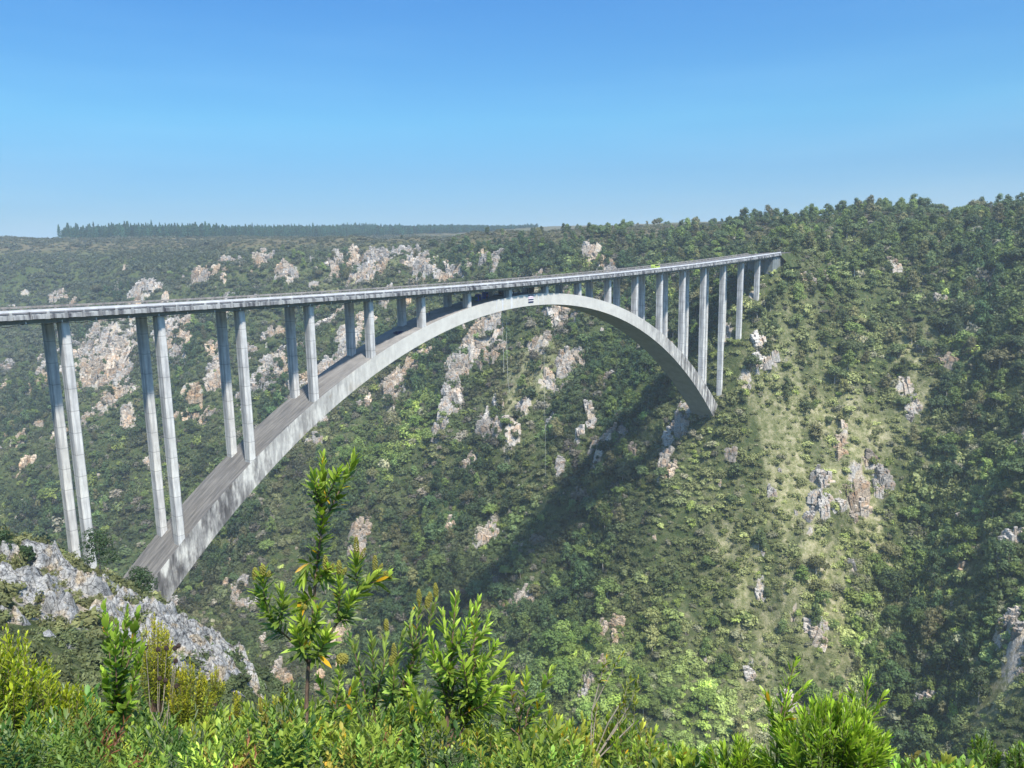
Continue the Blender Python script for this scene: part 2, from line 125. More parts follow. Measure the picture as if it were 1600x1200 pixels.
def mat_new(name):
    m = bpy.data.materials.new(name); m.use_nodes = True; t = m.node_tree; t.nodes.clear()
    out = t.nodes.new('ShaderNodeOutputMaterial'); p = t.nodes.new('ShaderNodeBsdfPrincipled'); t.links.new(p.outputs[0], out.inputs[0])
    return m, t, p, out
def simple(name, col, rough=.7, metal=0, var=0.0, scale=3.0, spec=.3):
    m, t, p, out = mat_new(name); p.inputs['Roughness'].default_value = rough; p.inputs['Metallic'].default_value = metal
    p.inputs['Specular IOR Level'].default_value = spec
    if var:
        c = noise(t, scale, 4); r = ramp(t, [(0.3, [k * (1 - var) for k in col]), (0.7, [min(1, k * (1 + var)) for k in col])]); t.links.new(c, r.inputs[0]); t.links.new(r.outputs[0], p.inputs['Base Color'])
    else: p.inputs['Base Color'].default_value = (*col, 1)
    return m
def coord(t, kind='Object', scale=None):
    tc = t.nodes.new('ShaderNodeTexCoord')
    if scale is None: return tc.outputs[kind]
    mp = t.nodes.new('ShaderNodeMapping'); mp.inputs['Scale'].default_value = scale; t.links.new(tc.outputs[kind], mp.inputs[0]); return mp.outputs[0]
def noise(t, scale, detail=4, rough=.55, vec=None, dist=0):
    n = t.nodes.new('ShaderNodeTexNoise'); n.inputs['Scale'].default_value = scale; n.inputs['Detail'].default_value = detail
    n.inputs['Roughness'].default_value = rough; n.inputs['Distortion'].default_value = dist
    t.links.new(vec if vec is not None else coord(t), n.inputs['Vector']); return n.outputs[0]
def ramp(t, stops):
    r = t.nodes.new('ShaderNodeValToRGB'); e = r.color_ramp.elements
    while len(e) < len(stops): e.new(0.5)
    for k, (pos, c) in enumerate(stops):
        e[k].position = pos; e[k].color = (*c, 1) if hasattr(c, '__len__') else (c, c, c, 1)
    return r
def mix(t, fac, a, b, mode='MIX'):
    n = t.nodes.new('ShaderNodeMix'); n.data_type = 'RGBA'; n.blend_type = mode
    for s_, i in ((fac, 0), (a, 6), (b, 7)):
        if isinstance(s_, (int, float)): n.inputs[i].default_value = s_ if i == 0 else (s_, s_, s_, 1)
        elif isinstance(s_, (tuple, list)): n.inputs[i].default_value = (*s_[:3], 1)
        else: t.links.new(s_, n.inputs[i])
    return n.outputs[2]
def math_(t, op, a, b=None, clamp=False):
    n = t.nodes.new('ShaderNodeMath'); n.operation = op; n.use_clamp = clamp
    for i, s_ in enumerate((a, b)):
        if s_ is None: continue
        if isinstance(s_, (int, float)): n.inputs[i].default_value = s_
        else: t.links.new(s_, n.inputs[i])
    return n.outputs[0]
def bump(t, p, h, strength=.5, dist=.3):
    b = t.nodes.new('ShaderNodeBump'); b.inputs['Strength'].default_value = strength; b.inputs['Distance'].default_value = dist
    t.links.new(h, b.inputs['Height']); t.links.new(b.outputs[0], p.inputs['Normal'])
def leaf_mat(name, src, trans=.3, rough=.6, gain=1.0, spec=.25):
    """src: 'instancer' / 'object' / 'vertex' tint"""
    m, t, p, out = mat_new(name)
    if src == 'object':
        q = t.nodes.new('ShaderNodeObjectInfo'); c = q.outputs['Color']
    else:
        q = t.nodes.new('ShaderNodeAttribute'); q.attribute_name = 'tint'; q.attribute_type = 'INSTANCER' if src == 'instancer' else 'GEOMETRY'; c = q.outputs['Color']
    if src != 'vertex':
        n = noise(t, 2.2, 3, .6); r = ramp(t, [(0.3, (.72, .72, .75)), (0.7, (1.3, 1.28, 1.15))]); t.links.new(n, r.inputs[0]); c = mix(t, 1.0, c, r.outputs[0], 'MULTIPLY')
    t.links.new(c, p.inputs['Base Color']); p.inputs['Roughness'].default_value = rough; p.inputs['Specular IOR Level'].default_value = spec
    tr = t.nodes.new('ShaderNodeBsdfTranslucent'); c2 = mix(t, 1.0, c, (1.25, 1.35, .6), 'MULTIPLY'); t.links.new(c2, tr.inputs[0])
    mx = t.nodes.new('ShaderNodeMixShader'); mx.inputs[0].default_value = trans
    t.links.new(p.outputs[0], mx.inputs[1]); t.links.new(tr.outputs[0], mx.inputs[2]); t.links.new(mx.outputs[0], out.inputs[0])
    return m

# value noise in numpy
def _h(ix, iy, s):
    n = (ix.astype(np.int64) * 374761393 + iy.astype(np.int64) * 668265263 + s * 974634777) & 0x7fffffff
    n = ((n ^ (n >> 13)) * 1274126177) & 0x7fffffff
    return ((n ^ (n >> 16)) & 0xffff) / 65535.0
def vn(x, y, s=0):
    ix = np.floor(x); iy = np.floor(y); fx = x - ix; fy = y - iy; fx = fx * fx * fx * (fx * (fx * 6 - 15) + 10); fy = fy * fy * fy * (fy * (fy * 6 - 15) + 10)
    a = _h(ix, iy, s); b = _h(ix + 1, iy, s); c = _h(ix, iy + 1, s); d = _h(ix + 1, iy + 1, s)
    return (a * (1 - fx) + b * fx) * (1 - fy) + (c * (1 - fx) + d * fx) * fy - .5
def fbm(x, y, wl, o=4, s=0, g=.5):
    r = 0; a = 1
    for k in range(o):
        r = r + a * vn(x / wl + 17 * k, y / wl - 9 * k, s + k); wl = wl / 2.03; a *= g
    return r
# ------------------------------------------------------------------ the gorge: a height function in metres
# x runs along the deck (first pier = 0), y across it, z = 0 at the deck's underside over the first pier
def _phi(r2): return r2 * np.log(r2 + 1e-9) * .5
def _tps(P_, lam):
    xy = P_[:, :2] / 100; n = len(P_)
    K = _phi(((xy[:, None] - xy[None]) ** 2).sum(-1)) + lam * np.eye(n)
    A = np.zeros((n + 3, n + 3)); A[:n, :n] = K; A[:n, n] = 1; A[:n, n + 1:] = xy; A[n:, :n] = A[:n, n:].T
    return np.linalg.solve(A, np.r_[P_[:, 2], 0, 0, 0])
WT = _tps(CTRL, 0.02)
def H0(x, y):
    xy = np.stack([np.ravel(x), np.ravel(y)], -1) / 100; out = np.empty(len(xy)); cp = CTRL[:, :2] / 100
    for s in range(0, len(xy), 20000):
        q = xy[s:s + 20000]; out[s:s + 20000] = _phi(((q[:, None] - cp[None]) ** 2).sum(-1)) @ WT[:-3] + WT[-3] + q @ WT[-2:]
    return out.reshape(np.shape(x))
def pmask(x, y, L, grow=1.0, sharp=2.0):
    m = np.zeros(np.shape(x))
    for cx, cy, vx, vy, hx, hy in L:
        det = vx * hy - vy * hx
        if abs(det) < 1e-3: continue
        r = grow * 2.6 * max(math.hypot(vx, vy), math.hypot(hx, hy)); k = (np.abs(x - cx) < r) & (np.abs(y - cy) < r)
        dx = x[k] - cx; dy = y[k] - cy; a = (dx * hy - dy * hx) / det; b = (vx * dy - vy * dx) / det
        q = ((a * a + b * b) / grow ** 2) ** (sharp / 2); m[k] = np.maximum(m[k], np.exp(-q))
    return m
def pdist(x, y, L):
    d = np.full(np.shape(x), 1e9)
    for pl in L:
        for (ax, ay), (bx, by) in zip(pl[:-1], pl[1:]):
            ux, uy = bx - ax, by - ay; t = np.clip(((x - ax) * ux + (y - ay) * uy) / (ux * ux + uy * uy + 1e-9), 0, 1)
            d = np.minimum(d, np.hypot(x - ax - t * ux, y - ay - t * uy))
    return d
def dryness(x, y):
    # dry grassy chutes run down the open spur right of the bridge
    spur = np.exp(-((x - 292) / 62) ** 2 - ((y + 62) / 44) ** 2)
    al = x * .8 + y * .6; ac = -x * .6 + y * .8 + vn(al / 30, ac0(x, y) / 30, 81) * 9
    st = np.clip((vn(ac / 6.5, al / 55, 82) + .6 * vn(ac / 3, al / 26, 83) - .02) * 5, 0, 1)
    return np.maximum(pmask(x, y, DRY, 1.2), np.clip(spur * 1.3, 0, 1) * st)
def ac0(x, y): return -x * .6 + y * .8
def Hfull(x, y):
    x = np.asarray(x, float); y = np.asarray(y, float)
    h = H0(x, y); dc = np.hypot(x - CAM[0], y - CAM[1])
    far = np.clip((dc - 150) / 120, 0, 1)
    foot = 1 - np.exp(-(((x - 305) / 34) ** 2 + ((y - 3) / 16) ** 2)) * .95
    flat = 1 / (1 + np.exp(-(20 - h) / 6)) * .8 + .2
    g = far * foot
    wob = fbm(x, y, 40, 2, 50) * 16
    dg = pdist(x + wob, y + wob, GUL) if True else 0
    h = h - g * 5.5 * np.exp(-(dg / 17) ** 2)
    dr = pdist(x + wob * .5, y - wob * .5, RIB); h = h + g * 8 * np.exp(-(dr / 8) ** 2)
    h = h + g * flat * (fbm(x, y, 75, 3, 3) * 17 + fbm(x, y, 26, 3, 9) * 9)
    rm = pmask(x, y, ROCK, 1.5)
    ce, _e = cells(x, y, 9, 6, .5, 60); h = h + far * foot * np.clip(rm * 1.4, 0, 1) * (ce - .4) * 6.5
    rid = np.abs(fbm(x * 1.0, y * 1.0, 9, 3, 21)) * -9 + 2.5
    h = h + rm * rid * np.clip(far, .25, 1) * foot
    near = (1 - far)
    h = h + near * np.clip((dc - 12) / 30, 0, 1) * (fbm(x, y, 14, 4, 31) * 2.6)
    return h
def axis(segs):
    a = []
    for x0, x1, d in segs: a += list(np.arange(x0, x1, d))
    return np.array(a + [segs[-1][1]])
AX = axis([(-7000, -1500, 550), (-1500, -400, 100), (-400, -110, 20), (-110, -70, 4), (-70, 22, 1.1), (22, 150, 5), (150, 480, 2.4), (480, 640, 6), (640, 1200, 20), (1200, 3000, 100), (3000, 9000, 600)])
AY = axis([(-7000, -1500, 550), (-1500, -400, 100), (-400, -190, 12), (-190, -150, 1.5), (-150, -115, 2.5), (-115, -30, 1.1), (-30, 330, 2.4), (330, 700, 3.4), (700, 1200, 6), (1200, 2400, 40), (2400, 10000, 500)])
GX, GY = np.meshgrid(AX, AY)
GZ = Hfull(GX.ravel(), GY.ravel()).reshape(GX.shape)
def Hm(x, y):   # height on the mesh, bilinear
    x = np.atleast_1d(np.asarray(x, float)); y = np.atleast_1d(np.asarray(y, float))
    i = np.clip(np.searchsorted(AX, x) - 1, 0, len(AX) - 2); j = np.clip(np.searchsorted(AY, y) - 1, 0, len(AY) - 2)
    u = (x - AX[i]) / (AX[i + 1] - AX[i]); v = (y - AY[j]) / (AY[j + 1] - AY[j])
    return (GZ[j, i] * (1 - u) + GZ[j, i + 1] * u) * (1 - v) + (GZ[j + 1, i] * (1 - u) + GZ[j + 1, i + 1] * u) * v
ny, nx = GX.shape
I = np.arange(ny * nx).reshape(ny, nx)
quads = np.stack([I[:-1, :-1], I[:-1, 1:], I[1:, 1:], I[1:, :-1]], -1).reshape(-1, 4)
tm = arr_mesh('ground', np.stack([GX, GY, GZ], -1).reshape(-1, 3), quads, 4, True)
fx, fy = GX.ravel(), GY.ravel()
col_attr(tm, 'mask', np.stack([pmask(fx, fy, ROCK, 1.25), dryness(fx, fy), np.clip((GZ.ravel() - 14) / 10, 0, 1)], -1))

def rock_color(t, vec, s=1.0):
    n1 = noise(t, .22 * s, 5, .6, vec); n2 = noise(t, 1.1 * s, 5, .65, vec)
    r1 = ramp(t, [(.34, (.29, .28, .26)), (.47, (.37, .34, .30)), (.56, (.38, .31, .22)), (.66, (.40, .36, .31))]); t.links.new(n1, r1.inputs[0])
    r2 = ramp(t, [(.30, (.45, .45, .47)), (.48, (.9, .9, .9)), (.65, (1.25, 1.25, 1.22))]); t.links.new(n2, r2.inputs[0])
    return mix(t, 1, r1.outputs[0], r2.outputs[0], 'MULTIPLY'), n1, n2
def ground_mat():
    m, t, p, out = mat_new('hillside ground'); vec = coord(t, 'Object')
    a = t.nodes.new('ShaderNodeAttribute'); a.attribute_name = 'mask'; sep = t.nodes.new('ShaderNodeSeparateColor'); t.links.new(a.outputs['Color'], sep.inputs[0])
    nb = noise(t, .32, 7, .75, vec); ns = noise(t, .03, 4, .6, vec)
    soil = ramp(t, [(.3, (.026, .040, .014)), (.5, (.05, .068, .024)), (.62, (.085, .09, .04)), (.75, (.15, .14, .08))]); t.links.new(nb, soil.inputs[0])
    dry = ramp(t, [(.34, (.10, .115, .04)), (.47, (.19, .19, .085)), (.58, (.33, .30, .18)), (.72, (.42, .37, .26))]); t.links.new(nb, dry.inputs[0])
    c = mix(t, math_(t, 'ADD', math_(t, 'MULTIPLY', sep.outputs[1], 1.0), math_(t, 'MULTIPLY', math_(t, 'SUBTRACT', ns, .5), .8), True), soil.outputs[0], dry.outputs[0])
    pl = ramp(t, [(.35, (.055, .065, .028)), (.5, (.11, .092, .055)), (.65, (.085, .088, .038))]); t.links.new(ns, pl.inputs[0])
    c = mix(t, sep.outputs[2], c, pl.outputs[0])
    rc, n1, n2 = rock_color(t, vec)
    geo = t.nodes.new('ShaderNodeNewGeometry'); sx = t.nodes.new('ShaderNodeSeparateXYZ'); t.links.new(geo.outputs['True Normal'], sx.inputs[0])
    steep = math_(t, 'MULTIPLY', math_(t, 'SUBTRACT', .60, sx.outputs[2]), 2.0, True)
    f = math_(t, 'ADD', sep.outputs[0], math_(t, 'MULTIPLY', steep, .75))
    f = math_(t, 'MULTIPLY', math_(t, 'SUBTRACT', math_(t, 'ADD', f, math_(t, 'MULTIPLY', math_(t, 'SUBTRACT', nb, .5), 1.1)), .38), 6.0, True)
    t.links.new(mix(t, f, c, rc), p.inputs['Base Color']); p.inputs['Roughness'].default_value = .95; p.inputs['Specular IOR Level'].default_value = .1
    bump(t, p, math_(t, 'ADD', n2, nb), .8, 1.2)
    return m
M_GROUND = ground_mat()
ground = tag(link('ground', tm, M_GROUND), 'steep bush covered gorge walls and plateau with rocky outcrops', 'terrain', kind='structure')
# the river far down in the gorge
rv = MB(); rp = [(110, -400), (110, -250), (108, -150), (108, 20), (105, 130), (95, 300), (60, 520), (-20, 800), (-150, 1100)]
for (ax, ay), (bx, by) in zip(rp[:-1], rp[1:]):
    k = len(rv.v); rv.v += [(ax - 14, ay, -209.0), (ax + 14, ay, -209.0), (bx + 14, by, -209.0), (bx - 14, by, -209.0)]; rv.f.append((k, k + 1, k + 2, k + 3))
tag(rv.build('river', simple('river water', (.03, .035, .02), .08, 0, 0)), 'dark tea coloured river at the bottom of the gorge', 'river', kind='structure')
# ------------------------------------------------------------------ the bridge
SP = 19.4; WY = 8.658; XC = 146.93
def dz(x): return .01516 * x + .891e-4 * (x - 170) ** 2
def ztop(x): return .0134 - 2.7229e-3 * (x - XC) ** 2 - 2.0613e-8 * (x - XC) ** 4
def zlow(x): return -3.868 - 2.9258e-3 * (x - XC) ** 2 - 2.4964e-8 * (x - XC) ** 4
def concrete(name, base, dirt=.35, lifts=0.0, streak=0.5, warm=0.0):
    m, t, p, out = mat_new(name); vec = coord(t, 'Object')
    n1 = noise(t, .35, 5, .6, vec); c = ramp(t, [(.3, [k * .78 for k in base]), (.55, base), (.75, [min(1, k * 1.12) for k in base])]); t.links.new(n1, c.inputs[0]); col = c.outputs[0]
    st = noise(t, 1.0, 4, .6, coord(t, 'Object', (.9, .9, .07))); s = ramp(t, [(.42, (1, 1, 1)), (.62, (1 - dirt, 1 - dirt, 1 - dirt * .95)), (.75, (1 - dirt * 1.5,) * 3)]); t.links.new(st, s.inputs[0])
    col = mix(t, streak, col, s.outputs[0], 'MULTIPLY')
    if warm:
        wn = noise(t, .12, 4, .6, vec); wr = ramp(t, [(.5, (1, 1, 1)), (.7, (1.05, .88, .68))]); t.links.new(wn, wr.inputs[0]); col = mix(t, warm, col, wr.outputs[0], 'MULTIPLY')
    if lifts:
        sx = t.nodes.new('ShaderNodeSeparateXYZ'); t.links.new(vec, sx.inputs[0])
        fr = math_(t, 'FRACT', math_(t, 'DIVIDE', sx.outputs[2], lifts)); ln = math_(t, 'LESS_THAN', fr, .035)
        col = mix(t, math_(t, 'MULTIPLY', ln, .45), col, (.10, .10, .10))
        wnz = t.nodes.new('ShaderNodeTexWhiteNoise'); wnz.noise_dimensions = '1D'; t.links.new(math_(t, 'FLOOR', math_(t, 'DIVIDE', sx.outputs[2], lifts)), wnz.inputs['W'])
        rr = ramp(t, [(0, (.86, .87, .9)), (1, (1.06, 1.06, 1.04))]); t.links.new(wnz.outputs[0], rr.inputs[0]); col = mix(t, 1, col, rr.outputs[0], 'MULTIPLY')
    t.links.new(col, p.inputs['Base Color']); p.inputs['Roughness'].default_value = .85; p.inputs['Specular IOR Level'].default_value = .2
    bump(t, p, n1, .15, .1); return m
M_COL = concrete('column concrete', (.64, .62, .575), .45, 4.6, .9)
M_ARCH = concrete('arch side concrete', (.46, .45, .42), .55, 0, .75, .8)
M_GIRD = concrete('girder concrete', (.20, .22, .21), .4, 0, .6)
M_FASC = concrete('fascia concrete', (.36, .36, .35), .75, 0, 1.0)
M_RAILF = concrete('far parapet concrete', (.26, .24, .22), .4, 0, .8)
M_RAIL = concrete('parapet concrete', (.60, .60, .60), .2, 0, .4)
M_ROAD = simple('asphalt', (.105, .095, .09), .9, 0, .3, .8)
def arch_mat():
    # weathered dark top, pale stained sides: the top carries soot-dark lichen all along the arch
    m, t, p, out = mat_new('arch concrete'); vec = coord(t, 'Object')
    geo = t.nodes.new('ShaderNodeNewGeometry'); sx = t.nodes.new('ShaderNodeSeparateXYZ'); t.links.new(geo.outputs['True Normal'], sx.inputs[0]); up = math_(t, 'GREATER_THAN', sx.outputs[2], .3)
    ox = t.nodes.new('ShaderNodeSeparateXYZ'); t.links.new(vec, ox.inputs[0])
    # weathering grows towards the two springings
    s = math_(t, 'MULTIPLY', math_(t, 'SUBTRACT', math_(t, 'ABSOLUTE', math_(t, 'SUBTRACT', ox.outputs[0], XC)), 55.0), .016, True)
    n1 = noise(t, .3, 6, .65, vec); st = noise(t, 1.0, 5, .65, coord(t, 'Object', (.55, .8, .10)))
    n3 = noise(t, .05, 3, .6, vec)
    side = ramp(t, [(.3, (.45, .43, .39)), (.6, (.56, .54, .485)), (.75, (.54, .47, .37))]); t.links.new(n1, side.inputs[0])
    dirt = ramp(t, [(.42, (1.08, 1.08, 1.08)), (.5, (.62, .62, .64)), (.64, (.28, .28, .30))]); t.links.new(st, dirt.inputs[0])
    sc = mix(t, math_(t, 'ADD', math_(t, 'MULTIPLY', s, .95), .05, True), side.outputs[0], mix(t, 1, side.outputs[0], dirt.outputs[0], 'MULTIPLY'))
    bl = noise(t, 1.0, 4, .7, coord(t, 'Object', (.35, .5, .12))); blr = ramp(t, [(.46, (1, 1, 1)), (.60, (.42, .41, .42))]); t.links.new(bl, blr.inputs[0])
    sc = mix(t, math_(t, 'MULTIPLY', s, 1.0, True), sc, mix(t, 1, sc, blr.outputs[0], 'MULTIPLY'))
    tn_ = noise(t, 1.0, 6, .7, coord(t, 'Object', (.18, 1.3, .18)))
    tc_ = ramp(t, [(.32, (.075, .072, .07)), (.5, (.125, .118, .11)), (.66, (.19, .18, .165))]); t.links.new(tn_, tc_.inputs[0])
    tl = ramp(t, [(.35, (.17, .16, .15)), (.65, (.27, .25, .23))]); t.links.new(n1, tl.inputs[0])
    tcol = mix(t, math_(t, 'MULTIPLY', s, 1.6, True), tl.outputs[0], tc_.outputs[0])
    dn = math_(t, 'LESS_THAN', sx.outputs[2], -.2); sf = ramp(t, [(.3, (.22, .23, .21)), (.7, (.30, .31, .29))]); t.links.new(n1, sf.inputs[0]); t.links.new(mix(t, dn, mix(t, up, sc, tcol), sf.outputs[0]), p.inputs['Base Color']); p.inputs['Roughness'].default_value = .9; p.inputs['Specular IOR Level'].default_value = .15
    bump(t, p, n1, .2, .15); return m
M_ARCHM = arch_mat()
bridge = empty('arch_bridge', (0, 0, 0), 'long pale concrete arch bridge carrying a road high over the forested gorge', 'bridge')
X0, X1 = -62.0, 352.0
def prism(name, prof, mat, xs):      # extrude a (y,z) profile along the deck line
    n = len(prof); v = []; f = []
    for x in xs:
        b = dz(x)
        for (y, z) in prof: v.append((x, y, z + b))
    for i in range(len(xs) - 1):
        for k in range(n): f.append((i * n + k, i * n + (k + 1) % n, (i + 1) * n + (k + 1) % n, (i + 1) * n + k))
    f += [tuple(reversed(range(n))), tuple((len(xs) - 1) * n + k for k in range(n))]
    mb = MB(); mb.add(v, f); return mb.build(name, mat, bridge)
xs = np.arange(X0, X1 + .1, 3.2333)
YC = WY / 2
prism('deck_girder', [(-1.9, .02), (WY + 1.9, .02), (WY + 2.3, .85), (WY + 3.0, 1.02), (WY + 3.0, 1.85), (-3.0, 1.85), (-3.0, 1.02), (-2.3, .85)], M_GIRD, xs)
prism('road_surface', [(-1.6, 1.855), (WY + 1.6, 1.855), (WY + 1.6, 1.96), (-1.6, 1.96)], M_ROAD, xs)
line = MB()
for k in range(0):
    a, b = xs[k], xs[k + 1]; line.hexa([(a, YC - .07, dz(a) + 1.962), (b, YC - .07, dz(b) + 1.962), (b, YC + .07, dz(b) + 1.962), (a, YC + .07, dz(a) + 1.962), (a, YC - .07, dz(a) + 1.97), (b, YC - .07, dz(b) + 1.97), (b, YC + .07, dz(b) + 1.97), (a, YC + .07, dz(a) + 1.97)])
prism('centre_line', [(YC - .07, 1.962), (YC + .07, 1.962), (YC + .07, 1.975), (YC - .07, 1.975)], simple('road paint', (.6, .6, .56), .7), xs)
for sgn, yo in ((-1, -3.0), (1, WY + 3.0)):
    fb = MB(); yi = yo - sgn * .0
    for k in range(len(xs) - 1):
        a, b = xs[k], xs[k + 1]
        def seg(x0, x1, y0, y1, z0, z1):
            lo, hi = min(y0, y1), max(y0, y1)
            fb.hexa([(x0, lo, dz(x0) + z0), (x1, lo, dz(x1) + z0), (x1, hi, dz(x1) + z0), (x0, hi, dz(x0) + z0), (x0, lo, dz(x0) + z1), (x1, lo, dz(x1) + z1), (x1, hi, dz(x1) + z1), (x0, hi, dz(x0) + z1)])
        seg(a + .004, b - .004, yo + sgn * .003, yo + sgn * .34, .90, 1.90)
        seg(a + .55, b - .55, yo + sgn * .343, yo + sgn * .62, .98, 1.72)      # raised panel with a ledge on top
        seg(a + .004, a + .5, yo + sgn * .003, yo + sgn * .30, 1.903, 2.34)         # post
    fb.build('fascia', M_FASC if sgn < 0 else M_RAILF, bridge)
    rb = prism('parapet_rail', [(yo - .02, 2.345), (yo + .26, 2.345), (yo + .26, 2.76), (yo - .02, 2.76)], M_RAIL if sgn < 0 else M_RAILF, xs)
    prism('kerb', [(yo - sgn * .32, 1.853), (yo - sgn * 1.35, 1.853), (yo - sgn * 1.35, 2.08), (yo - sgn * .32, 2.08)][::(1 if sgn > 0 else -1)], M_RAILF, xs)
# little drain pipes and a slack cable under the near edge
dp = MB(); cb = MB(); pts = []
M_PIPE = simple('white pipe', (.75, .75, .75), .5)
for k, x in enumerate(np.arange(X0 + 3, X1 - 3, SP / 3)):
    z = dz(x)
    mb = MB(); mb.tube([(0, 0, 0), (0, -.05, -.45)], .12, 6); o = mb.build('drain_pipe', M_PIPE, bridge, (x, -2.05, z + .5))
    pts += [(x, -2.0, z + .05), (x + SP / 6, -2.0, dz(x + SP / 6) - .35)]
cb.tube(pts, .04, 4); cb.build('cable', simple('black cable', (.02, .02, .02), .6), bridge)
# arch
def arch_piece(xa, xb, ya, yb, n, name):
    X = np.linspace(xa, xb, n); v = []; f = []
    for x in X: v += [(x, ya, zlow(x)), (x, yb, zlow(x)), (x, yb, ztop(x)), (x, ya, ztop(x))]
    for i in range(n - 1):
        for k in range(4): f.append((i * 4 + (k + 1) % 4, i * 4 + k, (i + 1) * 4 + k, (i + 1) * 4 + (k + 1) % 4))
    f += [(0, 1, 2, 3), tuple(reversed([(n - 1) * 4 + k for k in range(4)]))]
    mb = MB(); mb.add(v, f); return mb.build(name, M_ARCHM, bridge)
YA, YB = -1.32, WY + 1.32
arch_piece(-4, 298, YA, YB, 152, 'arch')
# strips of the crown joints standing proud of the near face
for xa, w in ((128.5, .25), (131.2, .8), (135.6, .8), (150.0, .25), (152.5, .25)):
    xb = xa + w; js = MB()
    js.hexa([(xa, YA - .05, zlow(xa) + .02), (xb, YA - .05, zlow(xb) + .02), (xb, YA - .003, zlow(xb) + .02), (xa, YA - .003, zlow(xa) + .02), (xa, YA - .05, ztop(xa) - .02), (xb, YA - .05, ztop(xb) - .02), (xb, YA - .003, ztop(xb) - .02), (xa, YA - .003, ztop(xa) - .02)])
    js.build('crown_joint', M_RAIL, bridge)
# columns
for i in range(-2, 18):
    x = i * SP
    for j, y in enumerate((0, WY)):
        if 1 <= i <= 14: zb = ztop(x) - 1.2
        elif i == 15: zb = min(ztop(x) - 1.0, Hm(x, y)[0] - 2)
        else: zb = min(Hm(x + dx, y + dy)[0] for dx in (-2, 2) for dy in (-2, 2)) - 3
        zt = dz(x) + .015; a, b, c = .82, 1.28, .16; yo = .0
        prof = [(-a + c, -b), (a - c, -b), (a, -b + c), (a, b - c), (a - c, b), (-a + c, b), (-a, b - c), (-a, -b + c)]
        nseg = max(1, int((zt - zb) / 12)); v = []; f = []
        for s in range(nseg + 1):
            z = (zb - zt) * (1 - s / nseg)
            v += [(q[0], q[1], z) for q in prof]
        for s in range(nseg):
            for k in range(8): f.append((s * 8 + k, s * 8 + (k + 1) % 8, (s + 1) * 8 + (k + 1) % 8, (s + 1) * 8 + k))
        f.append(tuple(nseg * 8 + k for k in range(8)))
        mb = MB(); mb.add(v, f); mb.build('column', M_COL, bridge, (x, y, zt))
# springing block at the right foot, abutment
sb = MB(); sb.box(287.5, 296, -2.2, WY + 2.2, -72, ztop(291) + 2.0); sb.build('springing_block', M_ARCH, bridge)
sb = MB(); sb.box(-9, -1.0, -2.2, WY + 2.2, -75, ztop(0) - 1.0); sb.build('springing_block', M_ARCH, bridge)
sb = MB(); sb.box(343, 358, -2.6, WY + 2.6, -14, dz(350) + .0); sb.build('abutment', M_GIRD, bridge)
sb = MB(); sb.box(-66, -58, -2.6, WY + 2.6, -25, dz(-60) + .0); sb.build('abutment', M_GIRD, bridge)
# the road going on beyond the bridge on the plateau
rd = []; rx = np.arange(352, 369, 4.0)
zz = [max(dz(352) + 1.9, Hm(x, YC)[0] + .6) for x in rx]; zz[0] = dz(352) + 1.9
zz = np.convolve(np.r_[[zz[0]] * 3, zz, [zz[-1]] * 3], np.ones(7) / 7, 'valid')
mb = MB(); v = []; f = []
for x, z in zip(rx, zz): v += [(x, -2, z), (x, WY + 2, z), (x, WY + 2, z - .25), (x, -2, z - .25)]
for i in range(len(rx) - 1):
    for k in range(4): f.append((i * 4 + k, (i + 1) * 4 + k, (i + 1) * 4 + (k + 1) % 4, i * 4 + (k + 1) % 4))
mb.add(v, f); eb = MB(); eb.add([(a, b if b > 4 and b < 11 else b, c - .26) if k % 4 < 2 else (a, 17 if k % 4 == 2 else -9, c - 7) for k, (a, b, c) in enumerate(v)], [q for q in f]); tag(eb.build('embankment', M_GROUND), 'bushy bank carrying the road beyond the bridge', 'embankment', kind='structure'); tag(mb.build('road', M_ROAD), 'grey road leaving the bridge over the plateau', 'road', kind='structure')
# ------------------------------------------------------------------ vegetation and rock prototypes (leaf clusters)
def unit(v): return v / (np.linalg.norm(v, axis=-1, keepdims=True) + 1e-9)
def leaf_quads(C, N, size, r, aspect=.55):
    """irregular leaf quads centred on C with normals N"""
    n = len(C); a = unit(np.cross(N, r.normal(size=(n, 3)))); b = np.cross(N, a)
    s = size * r.uniform(.6, 1.4, (n, 1)); w = s * aspect
    V = np.stack([C - a * s, C - b * w + a * s * r.uniform(-.3, .3, (n, 1)), C + a * s, C + b * w + a * s * r.uniform(-.3, .3, (n, 1))], 1)
    return V.reshape(-1, 3), np.arange(4 * n).reshape(n, 4)
def ico(sub, r, amp, seed):
    import bmesh
    bm = bmesh.new(); bmesh.ops.create_icosphere(bm, subdivisions=sub, radius=r); rr = random.Random(seed)
    V = np.array([v.co[:] for v in bm.verts]); F = np.array([[v.index for v in f.verts] for f in bm.faces]); bm.free()
    V = V * (1 + amp * np.random.default_rng(seed).uniform(-1, 1, (len(V), 1))); return V, F
